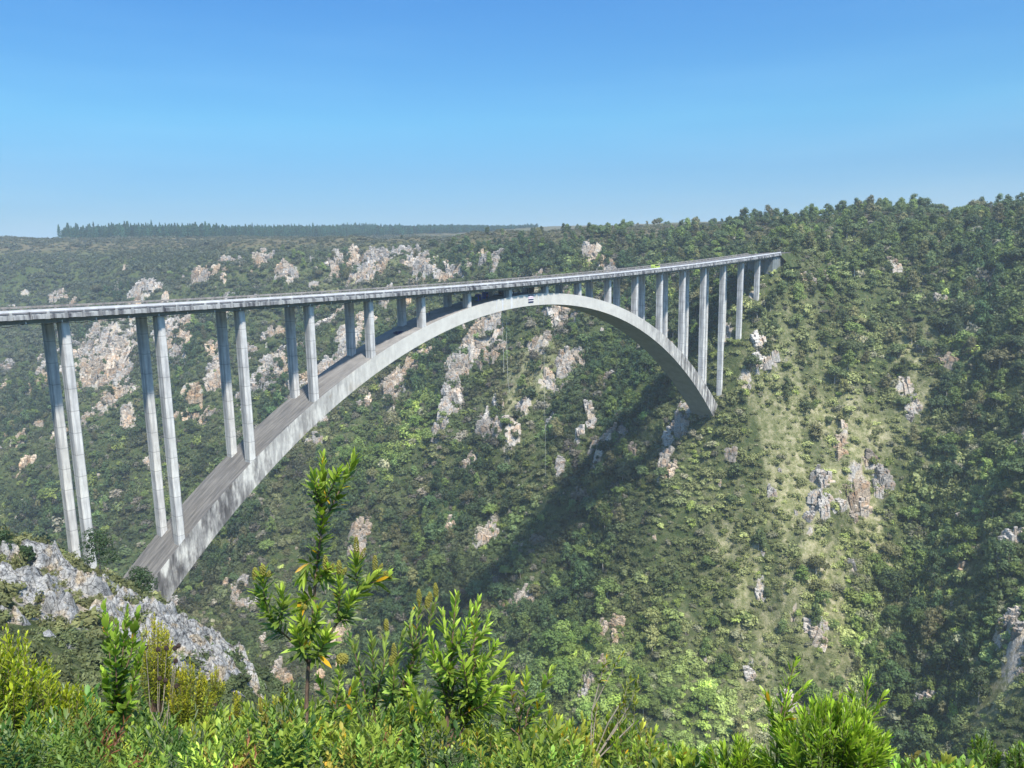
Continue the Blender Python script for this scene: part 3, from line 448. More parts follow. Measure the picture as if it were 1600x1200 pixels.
def cluster(seed, clumps, nleaf, size, jit=.55, core=.72, up=.25):
    """clumps: list of (x,y,z,r) ; leaves lie over the upper shell of every clump"""
    r = np.random.default_rng(seed); Vs = []; Fs = []; b = 0; tot = sum(c[3] ** 2 for c in clumps)
    for (x, y, z, rad) in clumps:
        n = max(6, int(nleaf * rad * rad / tot)); d = unit(r.normal(size=(n * 2, 3))); d = d[d[:, 2] > -.45][:n]
        lump = 1 + .22 * np.sin(d[:, :1] * 5 + seed) * np.cos(d[:, 1:2] * 6 + rad * 9)
        C = np.array([x, y, z]) + d * rad * lump * r.uniform(.72, 1.08, (len(d), 1)) * (1, 1, .85)
        N = unit(d + jit * r.normal(size=d.shape) + (0, 0, up)); V, F = leaf_quads(C, N, size, r)
        Vs.append(V); Fs.append(F + b); b += len(V)
        if core:
            V, F = ico(1, rad * core, .18, seed + int(rad * 100)); V = V * (1, 1, .82) + (x, y, z)
            Vs.append(V); Fs.append(np.c_[F, F[:, 2:3]] + b); b += len(V)
    return np.concatenate(Vs), np.concatenate(Fs)
def mesh_mixed(name, V, F):   # quads where the last index repeats become triangles
    me = bpy.data.meshes.new(name); fl = [tuple(q[:3]) if q[2] == q[3] else tuple(q) for q in np.asarray(F).tolist()]
    me.from_pydata(np.asarray(V, float).tolist(), [], fl); me.update(); return me
def bush_clumps(seed, k=4):
    r = random.Random(seed); o = [(0, 0, .35, .62)]
    for i in range(k):
        a = r.uniform(0, 6.28); d = r.uniform(.3, .6); o.append((d * math.cos(a), d * math.sin(a), r.uniform(.15, .6), r.uniform(.28, .5)))
    return o
def tree_clumps(seed, h=2.4, k=11):  # crown radius about 1, tip at h+.5
    r = random.Random(seed); o = []
    for i in range(k):
        f = (i + .5) / k; a = i * 2.4 + r.uniform(-.5, .5); z = .75 + f * (h - .75); w = (1.05 - f * .55) * r.uniform(.25, .85); o.append((w * math.cos(a) * .8, w * math.sin(a) * .8, z, r.uniform(.30, .52) * (1.12 - f * .35)))
    o.append((0, 0, h * .96, .36)); return o
def flat_clumps(seed, k=10):         # broad domed forest tree
    r = random.Random(seed); o = [(0, 0, 1.0, .55)]
    for i in range(k):
        a = i * 2.4 + r.uniform(-.4, .4); d = r.uniform(.3, .85); o.append((d * math.cos(a), d * math.sin(a), 1.25 - .6 * d * d + r.uniform(-.12, .12), r.uniform(.26, .42)))
    return o
def conifer(seed, n=420):
    r = np.random.default_rng(seed); f = r.uniform(0, 1, n) ** .8; a = r.uniform(0, 6.28, n); rad = (1 - f ** 2.2) * .85 * r.uniform(.45, 1.05, n) * (1 + .2 * np.sin(f * 40)) + .03
    C = np.stack([rad * np.cos(a), rad * np.sin(a), .5 + f * 3.5], -1); N = unit(np.stack([np.cos(a), np.sin(a), np.full(n, .9)], -1) + .4 * r.normal(size=(n, 3)))
    V, F = leaf_quads(C, N, .2, r, .5); return V, F
PCOL = bpy.data.collections.new('plant prototypes')     # never linked to the scene: only instanced
M_INST = leaf_mat('foliage of the scrub', 'instancer', .22); M_OBJ = leaf_mat('foliage of a tree', 'object', .22)
M_BARK = simple('bark', (.20, .17, .14), .9, 0, .3, 4); M_BARKP = simple('pale bark', (.38, .35, .30), .9, 0, .3, 4)
def proto(k, me, mat):
    o = bpy.data.objects.new(f'growth_{k:02d}', me); me.materials.append(mat); PCOL.objects.link(o); return o
CROWNS = []
for k in range(4): V, F = cluster(10 + k, bush_clumps(k), 230, .13); proto(k, mesh_mixed('bush', V, F), M_INST)
for k in range(2): V, F = cluster(30 + k, bush_clumps(50 + k, 6), 200, .11, 1.2, .45, .5); proto(4 + k, mesh_mixed('scrub', V, F), M_INST)
def trunk(h, r0, seed, limbs=True):
    rr = random.Random(seed); mb = MB(); mb.tube([(0, 0, -1.2), (rr.uniform(-.04, .04), 0, h * .4), (rr.uniform(-.08, .08), rr.uniform(-.08, .08), h * .75), (0, 0, h)], [r0, r0 * .75, r0 * .5, r0 * .2], 6)
    if limbs:
        for i in range(5):
            a = rr.uniform(0, 6.28); z = h * rr.uniform(.35, .7); mb.tube([(0, 0, z), (.3 * math.cos(a), .3 * math.sin(a), z + .25), (.6 * math.cos(a), .6 * math.sin(a), z + .4)], [r0 * .4, r0 * .3, r0 * .12], 4)
    return mb.mesh('trunk')
TRUNKS = []
for k in range(4):
    V, F = cluster(60 + k, tree_clumps(70 + k, 2.2 + .25 * (k % 3)), 900, .085, .5, .6); proto(6 + k, mesh_mixed('tree', V, F), M_INST); CROWNS.append(mesh_mixed('tree crown', V, F)); TRUNKS.append(trunk(2.0, .06, k))
for k in range(2):
    V, F = cluster(80 + k, flat_clumps(90 + k), 900, .085, .5, .62); proto(10 + k, mesh_mixed('broad tree', V, F), M_INST); CROWNS.append(mesh_mixed('broad crown', V, F)); TRUNKS.append(trunk(1.1, .07, 9 + k))
for k in range(2):
    V, F = conifer(95 + k); proto(12 + k, mesh_mixed('conifer', V, F), M_INST)
for m_ in CROWNS: m_.materials.append(M_OBJ)
for k, m_ in enumerate(TRUNKS): m_.materials.append(M_BARKP if k % 2 else M_BARK)
def scatter(name, P_, rot, scl, idx, tint, coll, label, cat):
    n = len(P_); me = bpy.data.meshes.new(name); me.vertices.add(n); me.vertices.foreach_set('co', np.asarray(P_, np.float32).ravel())
    for nm, ty, dat in (('rot', 'FLOAT_VECTOR', rot), ('scl', 'FLOAT_VECTOR', scl)):
        a = me.attributes.new(nm, ty, 'POINT'); a.data.foreach_set('vector', np.asarray(dat, np.float32).ravel())
    a = me.attributes.new('idx', 'INT', 'POINT'); a.data.foreach_set('value', np.asarray(idx, np.int32))
    a = me.attributes.new('tint', 'FLOAT_COLOR', 'POINT'); a.data.foreach_set('color', np.c_[tint, np.ones(n)].astype(np.float32).ravel())
    o = bpy.data.objects.new(name, me); S.collection.objects.link(o)
    g = bpy.data.node_groups.new(name, 'GeometryNodeTree'); g.interface.new_socket('Geometry', in_out='INPUT', socket_type='NodeSocketGeometry'); g.interface.new_socket('Geometry', in_out='OUTPUT', socket_type='NodeSocketGeometry')
    gi = g.nodes.new('NodeGroupInput'); go = g.nodes.new('NodeGroupOutput'); ci = g.nodes.new('GeometryNodeCollectionInfo'); ci.inputs['Collection'].default_value = coll
    ci.inputs['Separate Children'].default_value = True; ci.inputs['Reset Children'].default_value = True
    ip = g.nodes.new('GeometryNodeInstanceOnPoints'); ip.inputs['Pick Instance'].default_value = True
    def na(nm, ty):
        q = g.nodes.new('GeometryNodeInputNamedAttribute'); q.data_type = ty; q.inputs['Name'].default_value = nm; return q.outputs['Attribute']
    er = g.nodes.new('FunctionNodeEulerToRotation')
    g.links.new(gi.outputs[0], ip.inputs['Points']); g.links.new(ci.outputs[0], ip.inputs['Instance']); g.links.new(na('idx', 'INT'), ip.inputs['Instance Index'])
    g.links.new(na('rot', 'FLOAT_VECTOR'), er.inputs[0]); g.links.new(er.outputs[0], ip.inputs['Rotation']); g.links.new(na('scl', 'FLOAT_VECTOR'), ip.inputs['Scale'])
    g.links.new(ip.outputs[0], go.inputs[0]); md = o.modifiers.new('scatter', 'NODES'); md.node_group = g
    return tag(o, label, cat, kind='stuff')

# ------------------------------------------------------------------ where things grow
def cand(d0, d1, s):
    """jittered grid of ground points seen by a wide view between two distances"""
    x0, x1, y0, y1 = -200, 900, -250, 1500
    gx, gy = np.meshgrid(np.arange(x0, x1, s), np.arange(y0, y1, s)); gx = gx.ravel(); gy = gy.ravel()
    d = (np.stack([gx, gy], -1) - CAM[:2]) @ (CF[:2] / np.linalg.norm(CF[:2])); k = (d > d0) & (d <= d1); gx = gx[k]; gy = gy[k]
    gx = gx + rng.uniform(-.5, .5, len(gx)) * s; gy = gy + rng.uniform(-.5, .5, len(gy)) * s
    z = Hm(gx, gy); X = np.stack([gx, gy, z], -1); px, py, dd = proj(X); k = (px > -170) & (px < 1770) & (py > 250) & (py < 1420); X = X[k]; dd = dd[k]
    return X, dd
# sightline test against the terrain: drop what no nearby viewpoint could see
def visible(X, lift=4.0, side=((0, 0, 0), (12, -14, 3), (-10, 12, 3))):
    vis = np.zeros(len(X), bool)
    for s_ in side:
        c = CAM + np.array(s_); ok = np.ones(len(X), bool)
        for tt in np.linspace(.12, .97, 42):
            Q = c + (X + (0, 0, lift) - c) * tt; ok &= Hm(Q[:, 0], Q[:, 1]) < Q[:, 2] + 1.5
        vis |= ok
    return vis
Xs, Ds, Ss = [], [], []
for d0, d1, s in ((50, 170, 1.5), (170, 300, 2.1), (300, 380, 2.45), (380, 470, 2.9), (470, 600, 3.6), (600, 800, 4.4), (800, 1100, 5.6), (1100, 1600, 10)):
    X, dd = cand(d0, d1, s); k = visible(X); Xs.append(X[k]); Ds.append(dd[k]); Ss.append(np.full(k.sum(), s))
X = np.concatenate(Xs); D = np.concatenate(Ds); SPC = np.concatenate(Ss)
x, y, z = X.T
mR = pmask(x, y, ROCK, 1.15); mD = dryness(x, y); mK = pmask(x, y, DARK, 1.15); mG = pmask(x, y, GREEN, 1.15); mT = pmask(x, y, TALL, 1.2)
gd = pdist(x, y, GUL); mK = np.maximum(mK, np.exp(-(gd / 17) ** 2)); plat = np.clip((z - 12) / 10, 0, 1) * (D > 500)
nz = fbm(x, y, 30, 3, 70) * 2; nz2 = fbm(x, y, 9, 2, 90) * 2
u = rng.uniform(0, 1, len(X))
keep = u > np.clip(mR * 1.15 - .12 + nz2 * .45, 0, .93) * np.where(D < 170, .55, 1)
keep &= ~((rng.uniform(0, 1, len(X)) < .62 * mD) & (mK < .4))
keep &= ~((np.abs(y - 4.3) < 8) & (x > 286) & (x < 345) & (rng.uniform(0, 1, len(X)) < .5))
keep &= ~((np.abs(y - 4.3) < 7) & (x >= 345) & (x < 368))
X = X[keep]; D = D[keep]; SPC = SPC[keep]; mD = mD[keep]; mK = mK[keep]; mG = mG[keep]; mT = mT[keep]; plat = plat[keep]; nz = nz[keep]; nz2 = nz2[keep]; n = len(X)
u = rng.uniform(0, 1, n); u2 = rng.uniform(0, 1, n)
rad = SPC * np.exp(rng.normal(-.17, .38, n)).clip(.35, 2.0) * np.where(D > 620, .82, 1) * (1 + .25 * mK + .2 * mG - .3 * plat - .15 * mD)
rad = rad * (1 + .18 * mD * rng.uniform(-1, 2, n)); hgt = rad * rng.uniform(.75, 1.25, n) * (1 + .5 * mK) * (1 - .35 * plat)
idx = np.where(u2 < .16 + .5 * mD + .25 * plat, rng.integers(4, 6, n), rng.integers(0, 4, n))
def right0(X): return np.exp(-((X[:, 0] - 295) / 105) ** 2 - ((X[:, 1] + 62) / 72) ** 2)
def lerp(a, b, t): return a * (1 - t[:, None]) + np.array(b) * t[:, None]
base = np.tile(np.array([.050, .078, .026]), (n, 1))
base = lerp(base, (.078, .086, .036), np.clip(.35 + nz * .9, 0, 1))
base = lerp(base, (.026, .054, .018), np.clip(mK * 1.1 + nz2 * .3, 0, 1))
base = lerp(base, (.12, .18, .034), np.clip(mG * 1.0 + .25 * nz2, 0, 1) * .9)
base = lerp(base, (.16, .168, .075), np.clip(mD * .9, 0, 1) * (u < .75))
base = lerp(base, (.085, .085, .052), plat * .7)
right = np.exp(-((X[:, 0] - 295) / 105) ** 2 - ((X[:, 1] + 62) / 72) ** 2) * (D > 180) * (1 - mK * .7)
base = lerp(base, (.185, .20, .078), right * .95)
grey = (rng.uniform(0, 1, n) < .10)[:, None]; base = np.where(grey, base * .4 + np.array([.10, .092, .072]) * .9, base)
yel = (rng.uniform(0, 1, n) < .05 + .1 * mG)[:, None]; base = np.where(yel, base * .5 + np.array([.09, .12, .02]), base)
base = base * 1.45 * np.exp(rng.normal(0, .28, (n, 1)) * np.where(D > 650, .6, 1)[:, None]) * np.exp(fbm(X[:, 0], X[:, 1], 22, 3, 33) * .9)[:, None]
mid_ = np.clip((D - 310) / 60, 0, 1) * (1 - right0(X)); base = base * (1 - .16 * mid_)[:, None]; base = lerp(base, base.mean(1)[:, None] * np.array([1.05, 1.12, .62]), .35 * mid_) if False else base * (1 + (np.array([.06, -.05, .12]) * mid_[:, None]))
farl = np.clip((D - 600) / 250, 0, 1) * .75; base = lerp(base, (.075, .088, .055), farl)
near = D < 170
base[near] = (lerp(np.tile(np.array([.13, .135, .055]), (n, 1)), (.075, .10, .04), np.clip(.5 + nz, 0, 1)) * np.exp(rng.normal(0, .25, (n, 1))))[near]
rad = np.where(near, rad * rng.uniform(.5, 1.15, n), rad); hgt = np.where(near, hgt * rng.uniform(.5, 1.2, n), hgt)
P_ = X - np.stack([0 * rad, 0 * rad, hgt * .28], -1)
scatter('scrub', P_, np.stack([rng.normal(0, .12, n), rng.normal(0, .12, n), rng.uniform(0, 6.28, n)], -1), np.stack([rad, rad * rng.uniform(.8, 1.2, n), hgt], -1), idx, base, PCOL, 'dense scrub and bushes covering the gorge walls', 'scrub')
print('scrub', n)

# tall trees: one population, the ones that show largest become things of their own
TX, TD, TR = [], [], []
for d0, d1, s in ((170, 330, 7.0), (330, 480, 7.0), (480, 900, 7.5)):
    Xc, dd = cand(d0, d1, s); k = visible(Xc, 8.0); TX.append(Xc[k]); TD.append(dd[k]); TR.append(np.full(k.sum(), s))
TX = np.concatenate(TX); TD = np.concatenate(TD); TR = np.concatenate(TR); x, y, z = TX.T
tT = pmask(x, y, TALL, 1.3); tK = np.maximum(pmask(x, y, DARK, 1.2), np.exp(-(pdist(x, y, GUL) / 16) ** 2)); tG = pmask(x, y, GREEN, 1.2)
spur = np.exp(-((TX[:, 0] - 285) / 60) ** 2 - ((TX[:, 1] + 55) / 45) ** 2)
pr = np.clip(.10 * (1 - .8 * spur) + 1.1 * np.maximum(tT, 1.0 * tK) + .45 * tG, 0, .97) * (1 - .8 * pmask(x, y, ROCK, 1.1)) * (1 - .5 * pmask(x, y, DRY))
pr = pr * (~((np.abs(y - 4.3) < 7) & (x > 270) & (x < 365))) * (1 - .8 * np.clip((z - 14) / 8, 0, 1) * (TD > 640))
k = rng.uniform(0, 1, len(TX)) < pr; TX = TX[k]; TD = TD[k]; tT = tT[k]; tK = tK[k]; tG = tG[k]; n = len(TX)
trad = 2.1 + 2.9 * rng.beta(1.3, 2.2, n) * (1 + .3 * tK) * np.where(TD > 480, .9, 1); th = rng.uniform(.8, 1.3, n)
broad = (rng.uniform(0, 1, n) < .25 + .6 * tG); tk = np.where(broad, rng.integers(4, 6, n), rng.integers(0, 4, n)); trad = np.where(broad, trad * 1.35, trad)
tcol = np.tile(np.array([.048, .068, .028]), (n, 1)); tcol = lerp(tcol, (.024, .046, .018), np.clip(tK, 0, 1) * .8); tcol = lerp(tcol, (.10, .155, .03), tG * .85); tcol = lerp(tcol, (.075, .09, .035), .6 * np.exp(-((TX[:, 0] - 330) / 120) ** 2 - ((TX[:, 1] + 50) / 90) ** 2) * (1 - tK))
tcol = tcol * 1.12
tcol = np.where((rng.uniform(0, 1, n) < .25)[:, None], tcol * .5 + np.array([.065, .085, .02]), tcol); tcol = np.where((rng.uniform(0, 1, n) < .12)[:, None], tcol * .5 + np.array([.07, .055, .03]), tcol)
tcol = tcol * 1.5 * np.exp(rng.normal(0, .25, (n, 1)))
tpx, tpy, _ = proj(TX); inframe = (tpx > 15) & (tpx < 1585) & (tpy < 1190)
# hidden by the spur or by the near bushes: prefer the clear ones
show = trad * th / TD * inframe * ~((tpy > 1080) & (tpx < 1000)) * ~((tpx < 560) & (tpy > 820)); order = np.argsort(-show); big = np.zeros(n, bool); big[order[:250]] = True
rot = np.stack([rng.normal(0, .05, n), rng.normal(0, .05, n), rng.uniform(0, 6.28, n)], -1); scl = np.stack([trad, trad, trad * th], -1)
k = ~big
scatter('forest', (TX - np.stack([0 * trad, 0 * trad, trad * .15], -1))[k], rot[k], scl[k], (tk + 6)[k], tcol[k], PCOL, 'dark green forest filling the gullies and the far rim', 'forest')
print('trees', n)
REG = [(lambda p, d, px, py: p[0] > 300 and py < 420 and px > 1195, 'on the wooded hill top'), (lambda p, d, px, py: px > 1195 and py < 620, 'just under the wooded hill top'),
    (lambda p, d, px, py: px > 1195 and py < 860, 'half way down the sunlit right slope'), (lambda p, d, px, py: px > 1195, 'low in the right hand ravine'),
    (lambda p, d, px, py: px > 900 and py < 660, 'behind the columns right of the crown'), (lambda p, d, px, py: px > 900, 'low below the right arch foot'), (lambda p, d, px, py: True, 'on the far wall under the arch')]
def tcolname(c):
    if c[1] > .125: return 'bright green'
    if c[0] > c[1] * .85: return 'brownish'
    return 'dark green' if c[1] < .075 else 'mid green'
ORD = 'first second third fourth fifth sixth seventh eighth ninth tenth eleventh twelfth thirteenth fourteenth fifteenth sixteenth seventeenth eighteenth nineteenth twentieth twenty-first twenty-second twenty-third twenty-fourth'.split()
byg = {}
for i in np.flatnonzero(big):
    kind = 'broad' if broad[i] else ('tall' if th[i] > 1.12 else 'upright'); byg.setdefault((tcolname(tcol[i]), kind, next(w for f_, w in REG if f_(TX[i], TD[i], tpx[i], tpy[i]))), []).append(i)
for (cn, kind, place), idl in byg.items():
    idl.sort(key=lambda i: tpx[i])
    for q, i in enumerate(idl):
        lab = f'only {cn} {kind} tree {place}' if len(idl) == 1 else f'{ORD[q] if q < 24 else "farther"} from left of the {cn} {kind} trees {place}'
        t_ = empty('tree', TX[i] - np.array([0, 0, .3]), lab, 'tree', f'{cn} {kind} trees {place}'); t_.rotation_euler = rot[i]; t_.scale = scl[i]
        c_ = bpy.data.objects.new('crown', CROWNS[tk[i]]); S.collection.objects.link(c_); c_.parent = t_; c_.color = (*tcol[i], 1)
        b_ = bpy.data.objects.new('trunk', TRUNKS[tk[i]]); S.collection.objects.link(b_); b_.parent = t_

# pine plantation on the horizon
px_ = []; 
for D_, x0, x1 in [(1250 + 22 * q, 94 + 3.2 * q, min(840 - (q * 7 % 5) * 35, 330 + 30 * q)) for q in range(40)]:
    st = 4.0 * FPX / D_
    a = np.arange(x0, x1, st); a = a + rng.uniform(-.4, .4, len(a)) * st
    px_.append(np.stack([a, np.full(len(a), D_) + rng.uniform(-12, 12, len(a))], -1))
px_ = np.concatenate(px_); dirs = CF[None] + (px_[:, :1] - 800) / FPX * CR[None] + (235 / FPX) * CU[None]; Q = CAM + px_[:, 1:] * dirs; Q[:, 2] = Hm(Q[:, 0], Q[:, 1])
n = len(Q); h_ = rng.uniform(4.6, 6.0, n) * np.exp(rng.normal(0, .1, n)) * (1 + fbm(Q[:, 0], Q[:, 1], 120, 2, 8) * .5) * np.clip(1.0 - (px_[:, 0] - 480) / 480, .35, 1) * .93; pc = np.tile(np.array([.028, .078, .045]), (n, 1)) * np.exp(rng.normal(0, .2, (n, 1)))
scatter('pine_plantation', Q, np.stack([0 * h_, 0 * h_, rng.uniform(0, 6, n)], -1), np.stack([rng.uniform(3.4, 5.2, n)] * 2 + [h_], -1), rng.integers(12, 14, n), pc, PCOL, 'long belt of dark blue green pines on the horizon', 'plantation')

# ------------------------------------------------------------------ rocks
RCOL = bpy.data.collections.new('rock prototypes')
def n2_vec(t):
    n = t.nodes.new('ShaderNodeTexNoise'); n.inputs['Scale'].default_value = 3; t.links.new(coord(t), n.inputs['Vector']); return n.outputs['Color']
def crag_mesh(seed):
    # a crag of tall jointed blocks stepping up and back, with broken faces
    import bmesh
    r = random.Random(seed); bm = bmesh.new()
    for b in range(11):
        cx, cy = (b % 4 - 1.5) * .42 + r.uniform(-.12, .12), (b // 4 - 1) * .36 + r.uniform(-.1, .1); top = .35 + .32 * (b // 4) + r.uniform(-.3, .25); w, d = r.uniform(.2, .36), r.uniform(.2, .34); nl = r.randint(2, 4); z = -1.3
        hs_ = sorted([r.uniform(-.5, top - .12) for _ in range(nl)]) + [top]
        for zt_ in hs_:
            a = r.uniform(.86, 1.08); ox, oy = r.uniform(-.05, .05), r.uniform(-.05, .05); vs = []
            for sx_ in (-1, 1):
                for sy_ in (-1, 1):
                    for zz_ in (z, zt_): 
                        vs.append(bm.verts.new((cx + ox + sx_ * w * a * r.uniform(.8, 1.05), cy + oy + sy_ * d * a * r.uniform(.8, 1.05), zz_ + r.uniform(-.06, .06))))
            vs.append(bm.verts.new((cx + ox + r.uniform(-.5, .5) * w, cy + oy + r.uniform(-.5, .5) * d, zt_ + r.uniform(.02, .1))))
            ret = bmesh.ops.convex_hull(bm, input=vs); z = zt_ - .02
    bmesh.ops.subdivide_edges(bm, edges=bm.edges[:], cuts=2, use_grid_fill=True)
    from mathutils import noise as mn
    for v in bm.verts: v.co += mn.noise_vector(v.co * 2.3 + Vector((seed, 0, 0))) * .07 + mn.noise_vector(v.co * 7 + Vector((seed, 0, 0))) * .025
    me = bpy.data.meshes.new('crag'); bm.to_mesh(me); bm.free(); return me
def rock_mat(name, src):
    m, t, p, out = mat_new(name); vec = coord(t, 'Object'); n1 = noise(t, .9, 5, .65, vec); n2 = noise(t, 3.0, 5, .7, coord(t, 'Object', (1, 1, 2.4)))
    if src == 'object': q = t.nodes.new('ShaderNodeObjectInfo')
    else: q = t.nodes.new('ShaderNodeAttribute'); q.attribute_name = 'tint'; q.attribute_type = 'INSTANCER'
    r = ramp(t, [(.32, (.35, .35, .37)), (.46, (.85, .84, .84)), (.62, (1.15, 1.12, 1.06))]); t.links.new(n2, r.inputs[0]); w = ramp(t, [(.50, (1, 1, 1)), (.66, (1.12, .86, .66))]); t.links.new(n1, w.inputs[0])
    c = mix(t, 1, mix(t, 1, q.outputs['Color'], r.outputs[0], 'MULTIPLY'), w.outputs[0], 'MULTIPLY')
    vo = t.nodes.new('ShaderNodeTexVoronoi'); vo.feature = 'DISTANCE_TO_EDGE'; vo.inputs['Scale'].default_value = 3.2
    wv = mix(t, .12, coord(t, 'Object', (1.3, 1.3, .65)), n2_vec(t)); t.links.new(wv, vo.inputs['Vector']); cr = ramp(t, [(0.0, (.25, .24, .24)), (.05, (1, 1, 1))]); t.links.new(vo.outputs[0], cr.inputs[0]); c = mix(t, .85, c, cr.outputs[0], 'MULTIPLY')
    t.links.new(c, p.inputs['Base Color']); p.inputs['Roughness'].default_value = .9; p.inputs['Specular IOR Level'].default_value = .15
    bump(t, p, n2, .9, .12); return m
M_ROCKI = rock_mat('outcrop rock', 'instancer'); M_ROCKO = rock_mat('ridge rock', 'object')
def rock_mesh(seed, sx=1, sy=.8, sz=1.2, layers=True):
    import bmesh
    r = random.Random(seed); bm = bmesh.new()
    for b in range(5 if layers else 3):
        cx, cy, cz = r.uniform(-.45, .45) * sx, r.uniform(-.4, .4) * sy, r.uniform(-.3, .55) * sz; a, c, d = r.uniform(.25, .6) * sx, r.uniform(.25, .55) * sy, r.uniform(.2, .6) * sz
        vs = []
        for k in range(13):
            q = Vector((r.choice((-1, 1)) * r.uniform(.55, 1), r.choice((-1, 1)) * r.uniform(.55, 1), r.choice((-1, 1)) * r.uniform(.6, 1)))
            vs.append(bm.verts.new((cx + q.x * a, cy + q.y * c, cz + q.z * d)))
        ret = bmesh.ops.convex_hull(bm, input=vs); bmesh.ops.delete(bm, geom=[g for g in ret['geom_interior'] if isinstance(g, bmesh.types.BMVert)], context='VERTS')
    me = bpy.data.meshes.new('rock'); bm.to_mesh(me); bm.free(); return me
for k in range(6):
    o = bpy.data.objects.new(f'block_{k:02d}', crag_mesh(k)); o.data.materials.append(M_ROCKI); RCOL.objects.link(o)
RX, RD, RS = [], [], []

for d0, d1, s in ((170, 330, 3.0), (330, 450, 3.6), (450, 600, 4.2), (600, 950, 5.0)):
    Xc, dd = cand(d0, d1, s); m = pmask(Xc[:, 0], Xc[:, 1], ROCK, 1.35); k = m + fbm(Xc[:, 0], Xc[:, 1], 14, 3, 5) * .9 > .45; Xc, dd = Xc[k], dd[k]; k = visible(Xc, 2); RX.append(Xc[k]); RD.append(dd[k]); RS.append(np.full(k.sum(), s))
for d0, d1, s in ((200, 450, 9), (450, 900, 13)):
    Xc, dd = cand(d0, d1, s); k = visible(Xc, 2) & (rng.uniform(0, 1, len(Xc)) < .13) & (Xc[:, 2] < 15); RX.append(Xc[k]); RD.append(dd[k]); RS.append(np.full(k.sum(), s * .12))
RX = np.concatenate(RX); RD = np.concatenate(RD); RS = np.concatenate(RS); k = RX[:, 2] < 14 - 8 * (RX[:, 0] > 330) * (RX[:, 1] < 60); RX, RD, RS = RX[k], RD[k], RS[k]; n = len(RX)
o_ = fbm(RX[:, 0], RX[:, 1], 28, 2, 44) * 2.2 + rng.normal(0, .18, n)
rc = lerp(np.tile(np.array([.335, .32, .295]), (n, 1)), (.38, .30, .21), np.clip(.15 + o_ * .8, 0, 1) * (RD > 170)) * np.exp(rng.normal(0, .22, (n, 1)))
rc[RD < 170] *= (.72, .76, .80)
s_ = RS * rng.uniform(.55, 1.1, n) * .9
gx_ = Hm(RX[:, 0] + 5, RX[:, 1]) - Hm(RX[:, 0] - 5, RX[:, 1]); gy_ = Hm(RX[:, 0], RX[:, 1] + 5) - Hm(RX[:, 0], RX[:, 1] - 5); head = np.arctan2(gy_, gx_) - math.pi / 2
scatter('rock_outcrops', RX, np.stack([rng.normal(-.2, .12, n), rng.normal(0, .14, n), head + rng.normal(0, .35, n)], -1), np.stack([s_ * rng.uniform(.8, 1.3, n), s_, s_ * rng.uniform(.9, 1.9, n)], -1), rng.integers(0, 6, n), rc, RCOL, 'pale grey and orange quartzite outcrops breaking through the scrub', 'rocks')
print('rocks', n)
# ------------------------------------------------------------------ shrubs on the brink in front of the camera
M_LEAF = leaf_mat('near leaves', 'vertex', .42, .42, 1, .4)
M_STEM = simple('twig bark', (.13, .085, .06), .85, 0, .3, 60); M_STEMP = simple('grey twig', (.26, .22, .18), .85, 0, .3, 60)
M_CONE = simple('flower cone', (.16, .15, .025), .7, 0, .4, 90); M_CONEB = simple('dead cone', (.035, .022, .018), .8, 0, .4, 90)
def leaves_mesh(Bp, A, N, Ln, Wd, T, fold=.22, droop=.18, name='leaves'):
    """Bp base, A axis, N leaf normal, Ln length, Wd width, T tint"""
    n = len(Bp); A = unit(A); Sd = unit(np.cross(A, N)); N = unit(np.cross(Sd, A)); L = Ln[:, None]; Wv = Wd[:, None]
    def pt(t, s, w): return Bp + A * L * t + Sd * (s * w * Wv) + N * (-(abs(s) < .5) * fold * w * Wv) - np.array([0, 0, 1.0]) * L * droop * t * t
    V = np.stack([pt(0, 0, .1), pt(.3, -1, .42), pt(.3, 0, .42), pt(.3, 1, .42), pt(.68, -1, .44), pt(.68, 0, .44), pt(.68, 1, .44), pt(1, 0, .05)], 1)
    f = np.array([(0, 1, 2), (0, 2, 3), (1, 4, 5), (1, 5, 2), (2, 5, 6), (2, 6, 3), (4, 7, 5), (5, 7, 6)])
    F = (np.arange(n)[:, None, None] * 8 + f[None]).reshape(-1, 3)
    me = arr_mesh(name, V.reshape(-1, 3), F, 3, True); sh = np.array([.8, .95, .85, .95, 1.05, .92, 1.05, 1.15]); C = T[:, None, :] * sh[None, :, None]; col_attr(me, 'tint', C.reshape(-1, 3)); return me
def poly_pt(P_, t):
    P_ = np.array(P_); d = np.r_[0, np.cumsum(np.linalg.norm(np.diff(P_, axis=0), axis=1))]; s = t * d[-1]; out = np.stack([np.interp(s, d, P_[:, k]) for k in range(3)], -1)
    e = np.stack([np.interp(np.minimum(s + .02, d[-1]), d, P_[:, k]) - np.interp(np.maximum(s - .02, 0), d, P_[:, k]) for k in range(3)], -1); return out, unit(e)
